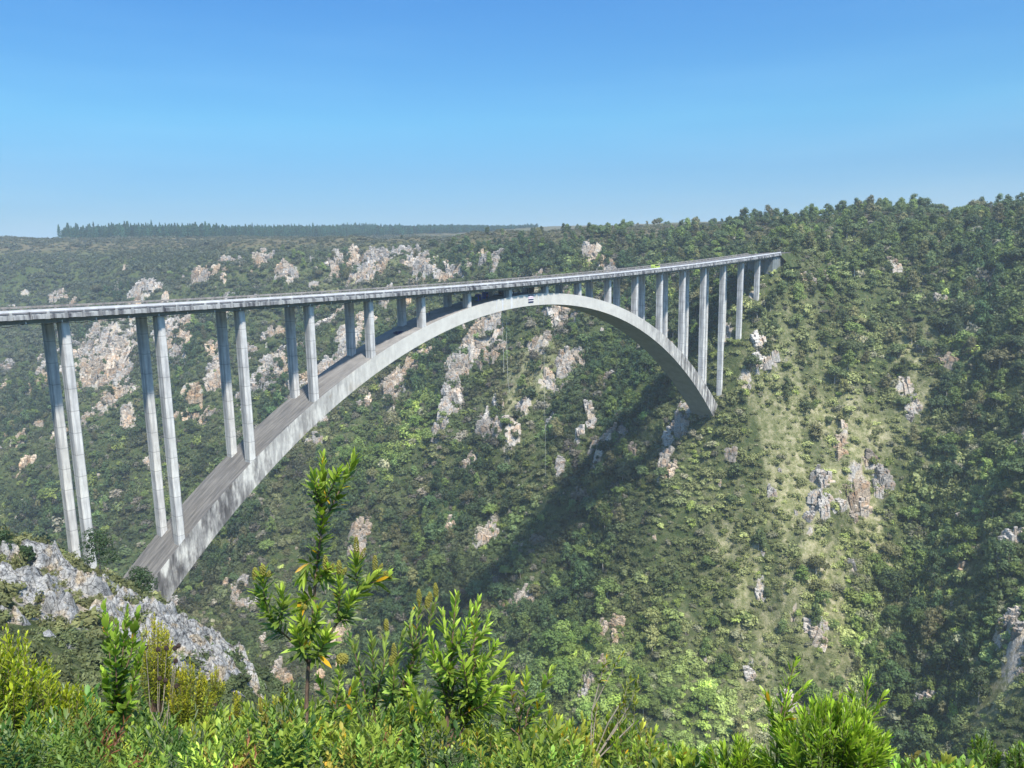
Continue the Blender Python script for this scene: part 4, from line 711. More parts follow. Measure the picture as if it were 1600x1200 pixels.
class Plant:
    def __init__(s, name, label, cat, base, seed, group=None):
        s.root = empty(name, base, label, cat, group); s.base = np.array(base); s.r = np.random.default_rng(seed); s.L = []; s.stem = MB(); s.cones = []
    def stemline(s, P_, r0, r1): s.stem.tube([np.array(q) - s.base for q in P_], list(np.linspace(r0, r1, len(P_))), 6)
    def leaf_shoot(s, P_, n, ln, wd, t0=.35, tint=(.075, .14, .02), tip=(.17, .26, .04), a0=60, a1=15, yellow=.01, rad=.004, dn=.0):
        r = s.r; t = t0 + (1 - t0) * (np.arange(n) + .5) / n; t = np.clip(t + r.normal(0, .01, n), 0, 1); B, A = poly_pt(P_, t); ph = np.arange(n) * 2.3999 + r.uniform(0, 6.28)
        ref = np.where(np.abs(A[:, 2:3]) > .95, np.array([[1.0, 0, 0]]), np.array([[0, 0, 1.0]])); U = unit(np.cross(A, ref)); Vv = np.cross(A, U); R_ = U * np.cos(ph)[:, None] + Vv * np.sin(ph)[:, None]
        q = (t - t0) / (1 - t0 + 1e-6); ang = np.radians(a0 + (a1 - a0) * q ** 1.3 + r.normal(0, 9, n)); Dr = A * np.cos(ang)[:, None] + R_ * np.sin(ang)[:, None] + r.normal(0, .08, (n, 3)); Nn = A * np.sin(ang)[:, None] - R_ * np.cos(ang)[:, None] + r.normal(0, .25, (n, 3))
        L = ln * r.uniform(.5, 1.15, n) * (1 - .35 * np.clip((q - .8) / .2, 0, 1)); T = lerp(np.tile(np.array(tint), (n, 1)), tip, np.clip(q * 1.1 - .1, 0, 1) ** 1.5) * np.exp(r.normal(0, .3, (n, 1)))
        y = r.uniform(0, 1, n) < yellow; T[y] = np.array([.62, .36, .02]) * r.uniform(.7, 1.1, (y.sum(), 1)); s.L.append((B - s.base, Dr, Nn, L, L * wd * r.uniform(.8, 1.2, n), T))
        if rad: s.stemline(P_, rad, rad * .35)
    def cone(s, p, up, h=.06, r0=.016, dead=False):
        mb = MB(); up = unit(np.array(up, float)); k = int(20 + h * 420); a = unit(np.cross(up, (0.3, 1, .2))); b = np.cross(up, a)
        V0, F0 = ico(1, 1, .08, 3)
        for i in range(k):
            f = (i + .5) / k; w = r0 * math.sin(math.pi * (0.15 + .8 * f)) ** .7; ph = i * 2.4; c = up * (h * f) + (a * math.cos(ph) + b * math.sin(ph)) * w; q = r0 * .42 * s.r.uniform(.7, 1.2)
            mb.add(V0 * q + c, F0.tolist())
        mb.build('flower_cone', M_CONEB if dead else M_CONE, s.root, tuple(np.array(p) - s.base))
    def done(s, stem_mat=None, fold=.22, droop=.15):
        Z = [np.concatenate([q[k] for q in s.L]) for k in range(6)]; link('leaves', leaves_mesh(*Z, fold=fold, droop=droop), M_LEAF, s.root)
        if s.stem.v: s.stem.build('stems', stem_mat or M_STEM, s.root)
        return s.root
def line(D, pts, wob=0.0):
    """a branch from sketch points (px, py[, extra depth])"""
    return [at(q[0], q[1], D + (q[2] if len(q) > 2 else 0)) for q in pts]
def foot(px, py, D):
    b = at(px, py, D); return np.array([b[0], b[1], min(Hm(b[0], b[1])[0], b[2] - .3)])
G1 = dict(tint=(.12, .18, .028), tip=(.36, .46, .06)); G2 = dict(tint=(.15, .22, .028), tip=(.40, .52, .07))

# the tall shrub standing in front of the gorge
p = Plant('tall_shrub', 'tallest open shrub with knobbly green flower cones and yellow leaves', 'shrub', foot(479, 1190, 4.3), 1)
fk = (482, 1037)
p.stemline([p.base] + line(4.3, [(477, 1175), (479, 1100, .02), fk]), .015, .010)
for P_, n, t0, ra in (([fk, (488, 985, .05), (491, 933, .08), (495, 879, .1), (503, 825, .08), (502, 783, .05), (505, 714, .05)], 120, .36, .011), ([(503, 825, .08), (522, 783, .12), (540, 748, .15), (556, 712, .16)], 46, .2, .006), ([(502, 800, .08), (494, 770, .0), (491, 742, -.04)], 24, .2, .005), ([(503, 790, .05), (520, 760, 0), (528, 736, -.05)], 24, .2, .005),
                      ([fk, (458, 1003, -.08), (434, 983, -.14), (418, 955, -.2), (405, 925, -.22)], 46, .42, .007), ([(418, 955, -.2), (412, 925, -.25), (411, 900, -.28)], 20, .25, .004), ([(434, 983, -.14), (442, 950, -.22), (440, 925, -.25)], 26, .2, .004),
                      ([fk, (505, 1003, .1), (526, 975, .16), (545, 948, .2), (561, 925, .25), (588, 896, .3)], 60, .42, .008), ([(561, 925, .25), (556, 900, .22), (556, 872, .2)], 26, .15, .004), ([(575, 912, .28), (592, 908, .3), (603, 900, .3)], 16, .2, .003),
                      ([(526, 975, .16), (530, 940, .08), (530, 905, .04)], 30, .2, .005), ([(493, 900, .1), (506, 900, .05), (512, 888, 0)], 22, .15, .004), ([(491, 933, .08), (478, 940, -.05), (467, 948, -.12)], 26, .2, .004), ([(488, 985, .05), (478, 985, -.1), (470, 968, -.18)], 26, .2, .004), ([(495, 879, .1), (482, 880, 0), (473, 905, -.05)], 14, .3, .003),
                      ([fk, (470, 1010, -.15), (462, 985, -.2)], 30, .3, .004), ([fk, (500, 1020, -.1), (512, 990, -.15)], 30, .3, .004), ([(482, 1000, .0), (492, 975, -.1), (497, 950, -.15)], 26, .2, .003), ([(526, 975, .16), (540, 965, .1), (548, 930, .05)], 26, .2, .003)):
    p.leaf_shoot(line(4.3, P_), int(n * 1.9), .104, .21, t0, yellow=.02, rad=ra, **G1)
for q, h in (((399, 905, -.22), .05), ((411, 899, -.28), .045), ((509, 892, 0), .07), ((530, 896, .04), .06), ((557, 872, .2), .10), ((586, 892, .3), .075), ((603, 902, .3), .03), ((469, 950, -.1), .03)):
    w_ = line(4.3, [q])[0]; p.cone(w_, (.05, 0, 1), h * 1.25, .013)
    p.cone(w_ + np.array([.018, -.01, -.01]), (.5, -.2, 1), h * .7, .010)
p.done()

# bright leafy shrub to its right
p = Plant('leafy_shrub', 'dense bright green leafy shrub with two crowns right of the tall shrub', 'shrub', foot(690, 1200, 4.0), 2)
b0 = (690, 1198)
for q in ([(735, 1104), (742, 1040, .05), (742, 985, .05), (747, 938, .05)], [(700, 1100), (706, 1012), (710, 960), (713, 930)], [(735, 1104, .0), (770, 1060, .05), (792, 1028, .08)], [(740, 1110, .0), (785, 1080, .1), (805, 1058, .14)], [(706, 1020), (728, 990, -.1), (735, 955, -.12)], [(742, 1040), (765, 1025, -.1), (775, 1005, -.14)], [(700, 1100, 0), (680, 1040, -.05), (672, 990, -.08)], [(735, 1104, 0), (728, 1060, -.1), (722, 1030, -.15)], [(690, 1150), (655, 1100, .1), (640, 1060, .1)],
          [(715, 1120), (760, 1100, -.1), (778, 1075, -.15)], [(706, 1012), (695, 985, .05), (692, 955, .08)], [(742, 1000), (757, 985, .1), (763, 965, .1)], [(735, 1104), (752, 1060, -.15), (758, 1030, -.2)], [(710, 1060), (690, 1040, -.15), (685, 1015, -.2)]):
    p.leaf_shoot(line(4.0, [b0] + q), 84, .095, .21, .36, yellow=.008, rad=.007, **G2)
p.done()

# shrub between them carrying brown cones
p = Plant('cone_shrub', 'shrub with brown flower cones just right of the tall shrub', 'shrub', foot(585, 1200, 4.7), 3)
b0 = (590, 1198)
for q in ([(582, 1158), (585, 1060), (580, 995)], [(582, 1130), (560, 1040), (547, 996)], [(600, 1120), (618, 1040), (630, 990)], [(612, 1110), (648, 1020), (655, 945)], [(600, 1150), (642, 1060), (668, 1010)], [(648, 1030), (640, 980, -.1), (645, 950)], [(585, 1100), (600, 1040, -.1), (604, 985)], [(612, 1110), (615, 1070, -.2), (616, 1035, -.2)], [(648, 1020), (668, 980), (682, 935)], [(582, 1150), (540, 1100), (525, 1070)], [(600, 1160), (660, 1120), (672, 1085)], [(590, 1170), (615, 1140, -.2), (625, 1100, -.25)], [(590, 1170), (560, 1130, -.2), (555, 1080, -.25)]):
    p.leaf_shoot(line(4.7, [b0] + q), 74, .095, .21, .4, yellow=.01, rad=.006, tint=(.10, .17, .03), tip=(.30, .38, .08))
for q, h in (((604, 985), .06), ((616, 1030, -.2), .08), ((655, 942), .07), ((681, 932), .07), ((672, 940), .05), ((668, 950), .06), ((612, 1040, -.2), .05)):
    p.cone(line(4.7, [q])[0], (0, 0, 1), h * 1.2, .013)
p.done()
p = Plant('small_shrub', 'small shrub topped by one yellowish flower cone under the tall shrub', 'shrub', foot(515, 1200, 4.4), 4)
for q in ([(517, 1137), (528, 1080), (532, 1040)], [(522, 1110), (505, 1080), (498, 1060)], [(522, 1110), (548, 1085), (556, 1062)], [(517, 1150), (490, 1120), (480, 1100)], [(520, 1140), (540, 1130, -.2), (552, 1112, -.2)]): p.leaf_shoot(line(4.4, [(515, 1198)] + q), 36, .08, .3, .45, rad=.005, **G1)
for q in ((532, 1035), (537, 1036)): p.cone(line(4.4, [q])[0], (.2, 0, 1), .05, .02)
p.done()
p = Plant('slender_shrub', 'slender shrub with two leafy tips right of the bright leafy shrub', 'shrub', foot(809, 1200, 4.1), 5)
for q in ([(812, 1130), (820, 1090), (824, 1050)], [(825, 1110), (850, 1075), (862, 1045)], [(812, 1130), (800, 1090), (796, 1052)], [(815, 1140), (835, 1120), (846, 1095)], [(812, 1150), (790, 1130), (780, 1105)]): p.leaf_shoot(line(4.1, [(809, 1198)] + q), 40, .085, .26, .42, yellow=.02, rad=.005, **G1)
p.done()
# left: broad leaved column shrub
p = Plant('column_shrub', 'upright shrub with broad glossy leaves in two columns before the grey rocks', 'shrub', foot(183, 1200, 5.0), 6)
for q in ([(184, 1120), (190, 1040), (198, 955)], [(184, 1110), (172, 1030), (163, 945)], [(186, 1080), (205, 1020), (214, 958)], [(184, 1120), (210, 1060), (222, 1010)], [(184, 1120), (168, 1080), (162, 1050)], [(184, 1100), (180, 1020, -.1), (182, 975, -.1)], [(184, 1130), (200, 1100, -.2), (212, 1070, -.2)]): p.leaf_shoot(line(5.0, [(183, 1198)] + q), 74, .085, .42, .36, yellow=.008, rad=.007, tint=(.09, .17, .022), tip=(.30, .42, .05), a0=60)
p.done(droop=.05)
def mound(name, label, px, py, D, w, h, n, seed, ln, wd, tint, tip, per=26, cat='bush', yel=0, grp=None, a0=60, t0=.45):
    """a bush of shoots filling a dome of w x h sketch pixels whose top is at px, py"""
    b = foot(px, py + h, D); p = Plant(name, label, cat, b, seed, grp); r = p.r; s = D / FPX; bb = at(px, py + h, D)
    for i in range(n):
        a = r.uniform(0, 6.28); q = math.sqrt(r.uniform(0, 1)); dx = q * math.cos(a) * w / 2; dd = q * math.sin(a) * w / 2 * s * .8; top = py + h * (.55 * q * q) * r.uniform(.6, 1.2) + r.uniform(0, .12) * h
        tpp = at(px + dx, top, D + dd); mid = at(px + dx * .6, (top + py + h) / 2 + .1 * h, D + dd * .6); base_ = at(px + dx * .25, py + h * 1.05, D + dd * .2)
        p.leaf_shoot([base_, mid, tpp], per, ln * r.uniform(.8, 1.15), wd, t0, rad=.0025, tint=tint, tip=tip, a0=a0, yellow=yel)
    return p.done()
Y1 = dict(tint=(.14, .19, .015), tip=(.40, .44, .025)); Y2 = dict(tint=(.16, .20, .02), tip=(.46, .42, .03), a0=80, t0=.25); B1 = dict(tint=(.11, .18, .015), tip=(.32, .44, .035))
mound('yellow_bush', 'large yellow green bush at the lower left edge', 26, 975, 4.6, 190, 240, 110, 11, .055, .30, per=40, **Y1)
mound('yellow_bush', 'low yellow green bush between the left edge and the column shrub', 105, 1062, 4.7, 130, 150, 60, 12, .05, .3, per=30, **Y1)
mound('heath_bush', 'golden heath bush with fine leaves just right of the column shrub', 245, 955, 6.2, 70, 150, 46, 13, .040, .26, per=90, **Y2)
mound('heath_bush', 'golden green heath bush in the middle of the three on the rocks', 298, 1028, 6.0, 80, 120, 44, 14, .040, .26, per=90, **Y2)
mound('heath_bush', 'small rounded heath tuft at the right end of the rocks', 371, 1078, 5.8, 30, 70, 16, 15, .034, .24, per=60, **Y2)
mound('heath_bush', 'small heath tuft left of the column shrub', 137, 1068, 5.6, 34, 70, 16, 16, .034, .24, per=60, **Y2)
mound('heath_bush', 'round heath tuft right behind the middle golden bush', 335, 1040, 6.6, 34, 60, 18, 17, .034, .24, per=60, **Y2)
mound('bright_bush', 'vivid green narrow leaved bush in the lower right, the widest one', 1290, 1082, 3.5, 210, 170, 90, 18, .075, .15, per=40, a0=45, **B1)
p = Plant('bright_shoot', 'tall vivid green shoots rising left in the lower right bush', 'bush', foot(1215, 1200, 3.6), 19)
for q in ([(1216, 1130), (1228, 1080), (1245, 1028)], [(1216, 1140), (1205, 1110), (1196, 1085)], [(1216, 1130), (1238, 1100), (1262, 1068)], [(1214, 1150), (1225, 1120, -.1), (1232, 1082, -.1)]): p.leaf_shoot(line(3.6, [(1213, 1198)] + q), 52, .075, .17, .3, rad=.005, tint=(.11, .18, .015), tip=(.32, .44, .035), a0=48)
p.done()
p = Plant('bright_shoot', 'two vivid green shoots at the right of the lower right bush', 'bush', foot(1350, 1200, 3.6), 20)
for q in ([(1350, 1130), (1354, 1090), (1357, 1058)], [(1352, 1140), (1368, 1110), (1380, 1088)], [(1350, 1130), (1336, 1100), (1330, 1078)]): p.leaf_shoot(line(3.6, [(1348, 1198)] + q), 48, .075, .17, .3, rad=.005, tint=(.11, .18, .015), tip=(.32, .44, .035), a0=48)
p.done()
mound('bright_bush', 'vivid green bush tips at the bottom, left of the widest one', 1150, 1150, 3.6, 110, 90, 30, 21, .07, .15, per=34, a0=45, **B1)
mound('round_bush', 'rounded dark green bush near the lower right corner', 1535, 1142, 6.5, 60, 80, 30, 22, .05, .22, per=40, tint=(.06, .12, .015), tip=(.18, .26, .03))
mound('round_bush', 'rounded green bush in the very lower right corner', 1592, 1152, 6.3, 50, 80, 24, 23, .05, .22, per=40, tint=(.06, .12, .015), tip=(.18, .26, .03))
mound('brown_bush', 'low brownish bush between the vivid bush and the corner bushes', 1445, 1172, 6.0, 130, 60, 30, 24, .045, .25, per=30, tint=(.09, .09, .03), tip=(.2, .19, .06))
p = Plant('sparse_shrub', 'sparse twiggy shrub with yellow green leaf tufts on pale bare stems', 'shrub', foot(920, 1200, 4.8), 25)
for q in ([(925, 1110), (938, 1060), (948, 1028)], [(925, 1110), (950, 1060), (972, 1022)], [(930, 1120), (933, 1105)], [(950, 1130), (975, 1090), (985, 1058)], [(955, 1150), (985, 1100), (997, 1062)], [(955, 1150), (978, 1120), (975, 1090)], [(960, 1160), (990, 1130), (992, 1092)], [(940, 1170), (965, 1130), (968, 1105)]): p.leaf_shoot(line(4.8, [(922, 1198)] + q), 24, .06, .24, .74, rad=.005, tint=(.12, .15, .02), tip=(.33, .34, .03), yellow=.05)
p.done(M_STEMP)
p = Plant('dead_shrub', 'bare dead twigs with black seed heads among the heath bushes', 'shrub', foot(250, 1200, 6.0), 26)
for k in range(9):
    a = p.r.uniform(215, 280), p.r.uniform(1000, 1075); m_ = (a[0] * .6 + 245 * .4, 1110); p.stemline(line(6.0, [(248 + (k - 4) * 4, 1150), m_, a]), .003, .0015)
    if k < 16: p.cone(line(6.0, [a])[0], (0, 0, 1), .03, .014, True)
p.stem.build('twigs', M_STEMP, p.root)

# a row of low shrubs whose tips break the edge of the undergrowth
for k, (hx, hy, D_, st_) in enumerate(sorted(((395, 1108, 4.6, 'z'), (455, 1068, 4.9, 'p'), (520, 1072, 5.0, 'q'), (610, 1062, 5.2, 'r'), (25, 1010, 4.9, 'v'), (660, 1075, 4.9, 'w'), (700, 1105, 4.6, 's'), (930, 1110, 5.2, 't'), (980, 1115, 5.0, 'u'), (440, 1120, 4.0, 'a'), (505, 1128, 3.8, 'b'), (560, 1135, 3.7, 'c'), (640, 1112, 4.0, 'd'), (735, 1135, 3.7, 'e'), (770, 1120, 4.3, 'f'), (850, 1105, 4.5, 'g'), (885, 1130, 4.1, 'h'), (1010, 1150, 4.2, 'i'), (1060, 1170, 3.9, 'j'), (60, 1120, 4.0, 'k'), (130, 1135, 3.8, 'l'), (250, 1120, 4.3, 'm'), (320, 1130, 4.0, 'n'), (1475, 1178, 4.0, 'o')))):
    near_ = 'left of the tall shrub stem' if 380 < hx < 470 else 'between the tall shrub and the bright leafy shrub' if hx < 690 and hx > 470 else 'right of the bright leafy shrub' if 690 < hx < 900 else 'between the sparse shrub and the vivid green bush' if 900 < hx < 1100 else 'in the lower left corner' if hx < 200 else 'below the heath bushes' if hx < 380 else 'near the lower right corner'
    p = Plant('low_shrub', f'{ORD[k]} from left of the low leafy shrubs in the front row', 'shrub', foot(hx, 1230, D_), 400 + k, f'low shrubs {near_}'); r = p.r
    for q in range(19):
        a = r.uniform(-62, 62); tp = hy + abs(a) * .7 + r.uniform(-10, 40); d_ = r.uniform(-.25, .25)
        w_ = (.2, .3, .24)[k % 3]; yy = r.uniform(0, 1) < .3
        p.leaf_shoot(line(D_, [(hx + a * .15, 1235, d_ * .3), (hx + a * .6, (tp + 1235) / 2 + 5, d_ * .7), (hx + a, tp, d_)]), 34, .06 + .012 * (k % 3), w_, .4, rad=.0035, yellow=.035, tint=(.10, .17, .025) if not yy else (.16, .2, .03), tip=(.34, .42, .05) if not yy else (.40, .40, .06))
    p.done()

# undergrowth: instanced leafy sprigs filling the brink below the shrubs
UCOL = bpy.data.collections.new('sprig prototypes'); M_SPR = leaf_mat('undergrowth leaves', 'instancer', .3, .5)
for k in range(5):
    r = np.random.default_rng(200 + k); B = []; A = []; N = []; L = []; Wd = []
    for s in range(7):
        a = r.uniform(0, 6.28); lean = r.uniform(.1, .55); tip_ = np.array([lean * math.cos(a), lean * math.sin(a), r.uniform(.75, 1.05)]); n = 26; t = np.linspace(.3, 1, n)
        C = tip_[None] * t[:, None] * np.array([1, 1, 1]); ph = np.arange(n) * 2.4; R_ = np.stack([np.cos(ph), np.sin(ph), 0 * ph], -1); an = np.radians(70 - 45 * (t - .3) / .7)[:, None]; ax = unit(tip_)[None]
        B.append(C); A.append(ax * np.cos(an) + R_ * np.sin(an)); N.append(ax * np.sin(an) - R_ * np.cos(an)); L.append(r.uniform(.10, .17, n)); Wd.append(L[-1] * (.22, .34, .16, .42, .26)[k])
    me = leaves_mesh(np.concatenate(B), np.concatenate(A), np.concatenate(N), np.concatenate(L), np.concatenate(Wd), np.ones((7 * 26, 3)), name='sprig'); o = bpy.data.objects.new(f'sprig_{k}', me); me.materials.append(M_SPR); UCOL.objects.link(o)
def top_profile(px):
    return np.interp(px, [-300, 0, 90, 150, 260, 380, 470, 560, 680, 800, 900, 1020, 1120, 1200, 1400, 1500, 1800], [1070, 1075, 1100, 1125, 1130, 1135, 1130, 1125, 1130, 1140, 1170, 1190, 1215, 1215, 1215, 1205, 1215])
n = 3000; upx = rng.uniform(-260, 1860, n); uD = rng.uniform(2.9, 8.5, n) ** 1.0; upx_top = top_profile(upx) + rng.exponential(30, n) + (8.5 - uD) * 6 + (vn(upx / 34, uD * .8, 5) + .05) * 95
T_ = np.stack([at(a, b, c) for a, b, c in zip(upx, upx_top, uD)]); hh = rng.uniform(.18, .52, n) * np.clip(uD / 4.5, .75, 1.5)
rr = rng.uniform(0, 1, n); ut = np.tile(np.array([.12, .19, .035]), (n, 1)); ut[rr < .4] = (.22, .29, .04); ut[(rr > .35) & (rr < .5)] = (.05, .11, .02); ut[(rr > .975) & (upx < 700)] = (.20, .08, .035); ut[(rr > .86) & (rr < .92)] = (.26, .22, .04); ut[(rr > .5) & (rr < .62)] = (.12, .15, .07)
right_ = upx > 1050; ut[right_ & (rr < .5)] = (.14, .27, .025); ut = ut * np.exp(rng.normal(0, .38, (n, 1)) - .05)
scatter('undergrowth', T_ - np.stack([0 * hh, 0 * hh, hh * .95], -1), np.stack([rng.normal(0, .2, n), rng.normal(0, .2, n), rng.uniform(0, 6.28, n)], -1), np.stack([hh, hh, hh], -1), rng.integers(0, 5, n), ut, UCOL, 'mixed low undergrowth of green, yellow and reddish leaves along the brink', 'undergrowth')
# ------------------------------------------------------------------ the jumping station under the deck, people, ropes, a car
def person_mesh(seed, stride=.1, arm=.2, shirt=(.05, .06, .1), legs=(.03, .03, .04), skin=(.30, .19, .13), hair=(.03, .02, .015)):
    import bmesh
    r = random.Random(seed); V = [(0, 0, .92), (0, 0, 1.12), (0, 0, 1.38), (0, .0, 1.50), (0, .02, 1.60), (0, .02, 1.70),
        (-.18, 0, 1.40), (-.25, .02, 1.14), (-.22, arm, .92), (.18, 0, 1.40), (.25, .02, 1.14), (.22, arm * .5, .90),
        (-.10, 0, .86), (-.11, stride * .6, .48), (-.11, stride * .2, .08), (-.11, .14 + stride * .2, .03), (.10, 0, .86), (.11, -stride * .3, .48), (.11, -stride, .08), (.11, .14 - stride, .03)]
    E_ = [(0, 1), (1, 2), (2, 3), (3, 4), (4, 5), (2, 6), (6, 7), (7, 8), (2, 9), (9, 10), (10, 11), (0, 12), (12, 13), (13, 14), (14, 15), (0, 16), (16, 17), (17, 18), (18, 19)]
    Rr = [.14, .13, .15, .055, .095, .08, .065, .045, .035, .065, .045, .035, .09, .06, .045, .04, .09, .06, .045, .04]
    me = bpy.data.meshes.new('person'); me.from_pydata(V, E_, []); o = bpy.data.objects.new('tmp', me); S.collection.objects.link(o)
    md = o.modifiers.new('s', 'SKIN'); 
    for k, q in enumerate(me.skin_vertices[0].data): q.radius = (Rr[k], Rr[k] * (.75 if k in (0, 1, 2) else 1))
    me.skin_vertices[0].data[0].use_root = True
    ss = o.modifiers.new('u', 'SUBSURF'); ss.levels = 1; ss.render_levels = 1
    dg = bpy.context.evaluated_depsgraph_get(); m2 = bpy.data.meshes.new_from_object(o.evaluated_get(dg)); bpy.data.objects.remove(o)
    m2.materials.clear()
    for nm, c in (('skin', skin), ('shirt', shirt), ('trousers', legs), ('hair', hair)): m2.materials.append(simple(f'{nm} cloth' if nm in ('shirt', 'trousers') else nm, c, .8))
    for f in m2.polygons:
        c = f.center; f.use_smooth = True
        f.material_index = 3 if (c.z > 1.66 or (c.z > 1.56 and c.y < -.02)) else 0 if c.z > 1.46 or (abs(c.x) > .17 and c.z < 1.12) else 1 if c.z > .93 else 2
    return m2
def arch_top(x): return ztop(x) + .004
ppl = [(100.5, 5.6, 'red', 'person in a red top on the arch by the sixth column pair', .3), (106.0, 6.2, 'red', 'person in a red jacket just before the seventh column pair', 1.2),
       (129.0, 3.0, 'pink', 'person in pink standing by the blue cabins under the deck', 2), (139.5, 1.0, 'dark', 'person in dark clothes left of the striped banner at the crown', .5), (141.2, 2.2, 'navy', 'person in navy second from the left in the crown crowd', 1.5),
       (142.6, .7, 'dark', 'person in black at the crown edge above the banner', 3.0), (144.2, 2.6, 'grey', 'person in a grey top in the middle of the crown crowd', 2.2), (146.0, 1.2, 'navy', 'person in blue black clothes right of the crown crowd middle', .9), (148.4, 2.0, 'dark', 'person in dark clothes last on the right of the crown crowd', 4), (137.4, -.6, 'white', 'person in a pale top beside the column left of the banner', 3.4)]
SH = dict(red=(.35, .04, .04), pink=(.5, .12, .2), dark=(.02, .02, .025), navy=(.02, .03, .09), grey=(.15, .15, .16), white=(.6, .6, .6))
for k, (x_, y_, c_, lab, rz) in enumerate(ppl):
    o = link('person', person_mesh(k, .05 + .03 * (k % 4), .05 + .1 * (k % 3), SH[c_]), None, None, (x_, y_, arch_top(x_))); o.rotation_euler.z = rz; o.scale = (.97, .97, .97 if k % 2 else 1.03); tag(o, lab, 'person')
M_BLUE = simple('blue plastic', (.015, .05, .42), .5); M_GRN = simple('green netting', (.03, .10, .08), .8); M_DARKM = simple('dark steel', (.02, .022, .025), .5, .3); M_NAVY = simple('navy banner', (.012, .015, .06), .7); M_WHT = simple('white banner', (.72, .70, .72), .7); M_PNK = simple('pale pink banner', (.62, .45, .52), .7); M_BRN = simple('brown board', (.05, .03, .025), .7)
for k, (x_, lab) in enumerate(((126.6, 'blue portable cabin under the deck, the left one of two'), (131.0, 'blue portable cabin under the deck, the one nearer the crown'))):
    c = empty('cabin', (x_, 4.8 + k, ztop(x_) - .25), lab, 'cabin'); mb = MB(); mb.box(-.75, .75, -.75, .75, 0, 2.1); mb.build('cabin_body', M_BLUE, c)
    mb = MB(); mb.box(-.85, .85, -.85, .85, 2.103, 2.2); mb.box(-.5, .5, -.5, .5, 2.2, 2.3); mb.build('roof', M_BLUE, c); mb = MB(); mb.box(-.45, .45, -.80, -.753, .15, 1.95); mb.build('door', M_NAVY, c)
t_ = empty('netting_tent', (121.6, 4.2, ztop(121.6) - .3), 'dark green netting tent on the arch left of the blue cabins', 'tent')
mb = MB()
for a, b in ((-2.4, -1.6), (2.4, -1.6), (2.4, 1.6), (-2.4, 1.6)): mb.tube([(a, b, 0), (a, b, 2.1)], .05, 5)
mb.build('frame', M_DARKM, t_); mb = MB(); mb.hexa([(-2.4, -1.6, 1.2), (2.4, -1.6, 1.4), (2.4, 1.6, 1.4), (-2.4, 1.6, 1.2), (-2.4, -1.6, 2.0), (2.4, -1.6, 2.3), (2.4, 1.6, 2.3), (-2.4, 1.6, 2.0)]); mb.build('net', M_GRN, t_)
# stairs up to the service way
t_ = empty('stairs', (118.2, 1.5, ztop(118.2)), 'dark steel stairs with handrails right of the seventh column pair', 'stairs')
mb = MB()
for q in range(7): mb.box(q * .42, q * .42 + .4, 0, .9, q * .26 - .1, q * .26 - .04)
mb.build('treads', M_DARKM, t_); mb = MB()
for yy in (0, .9): mb.tube([(0, yy, .9), (2.9, yy, 2.5)], .04, 5); mb.tube([(0, yy, -.4), (0, yy, .9)], .04, 5); mb.tube([(2.9, yy, .6), (2.9, yy, 2.5)], .04, 5)
mb.build('handrail', M_DARKM, t_)
# jump platform with rails at the crown
t_ = empty('jump_platform', (139.0, 5.4, ztop(139.0)), 'dark railed jumping platform at the crown of the arch under the deck', 'platform')
mb = MB(); mb.box(-2, 12, -1.6, 3.4, .12, .32); mb.build('platform_floor', M_DARKM, t_); mb = MB()
for q in range(8): mb.tube([(-2 + q * 2, 3.4, .3), (-2 + q * 2, 3.4, 1.5)], .04, 5)
mb.tube([(-2, 3.4, 1.5), (12, 3.4, 1.5)], .05, 5); mb.tube([(-2, 3.4, .9), (12, 3.4, .9)], .03, 5); mb.build('railing', M_DARKM, t_)
mb = MB(); mb.box(1, 3.2, 1.4, 2.6, .33, 1.5); mb.box(5.2, 7.0, 1.5, 2.6, .33, 1.3); mb.build('winch_housing', M_DARKM, t_)
mb = MB(); mb.box(0, 2.6, 0, .08, 0, 1.9); tag(mb.build('board', M_BRN, None, (152.2, 4.4, ztop(152) + .1)), 'dark brown board beside the ninth column pair', 'board')
mb = MB(); mb.box(0, 4.6, 0, 1.8, 0, .5); mb.box(.5, 3.8, .3, 1.5, .5, .72); tag(mb.build('shadow_patch', M_NAVY, None, (90.5, 3.4, ztop(91) + .0)), 'dark low block standing for a shadow patch on the arch behind the sixth near column', 'shadow patch')  # dark block put where only a shadow patch lies on the arch
# striped banner on the near face of the crown
t_ = empty('banner', (144.6, YA - .06, ztop(145) - .15), 'small banner of navy, white and pink stripes hung on the crown of the arch', 'banner')
zz_ = 0
for h_, m_ in ((.45, M_NAVY), (.28, M_WHT), (.5, M_PNK), (.22, M_WHT), (.5, M_NAVY), (.25, M_WHT), (.5, M_NAVY)):
    mb = MB(); mb.box(0, 2.7, -.05, 0, zz_ - h_ + .003, zz_); mb.build('stripe', m_, t_); zz_ -= h_
# ropes
M_ROPE = simple('pale rope', (.55, .55, .5), .8)
for x_, y_, z1, lab in ((136.2, 3.0, -26, 'short pale rope hanging under the crown, leftmost of the three'), (138.6, 3.4, -34, 'pale bungee rope hanging under the crown, middle of the three, kinked at its end'), (159.5, 4.0, -68, 'very thin long rope hanging right of the crown')):
    mb = MB(); z0 = zlow(x_) + .05; q = [(0, 0, 0), (.05, 0, (z1 - z0) * .6), (.4, .1, (z1 - z0) * .85), (1.2 if z1 == -34 else .3, .2, z1 - z0)]; mb.tube(q, .055 if z1 > -50 else .03, 5); tag(mb.build('rope', M_ROPE, None, (x_, y_, z0)), lab, 'rope')
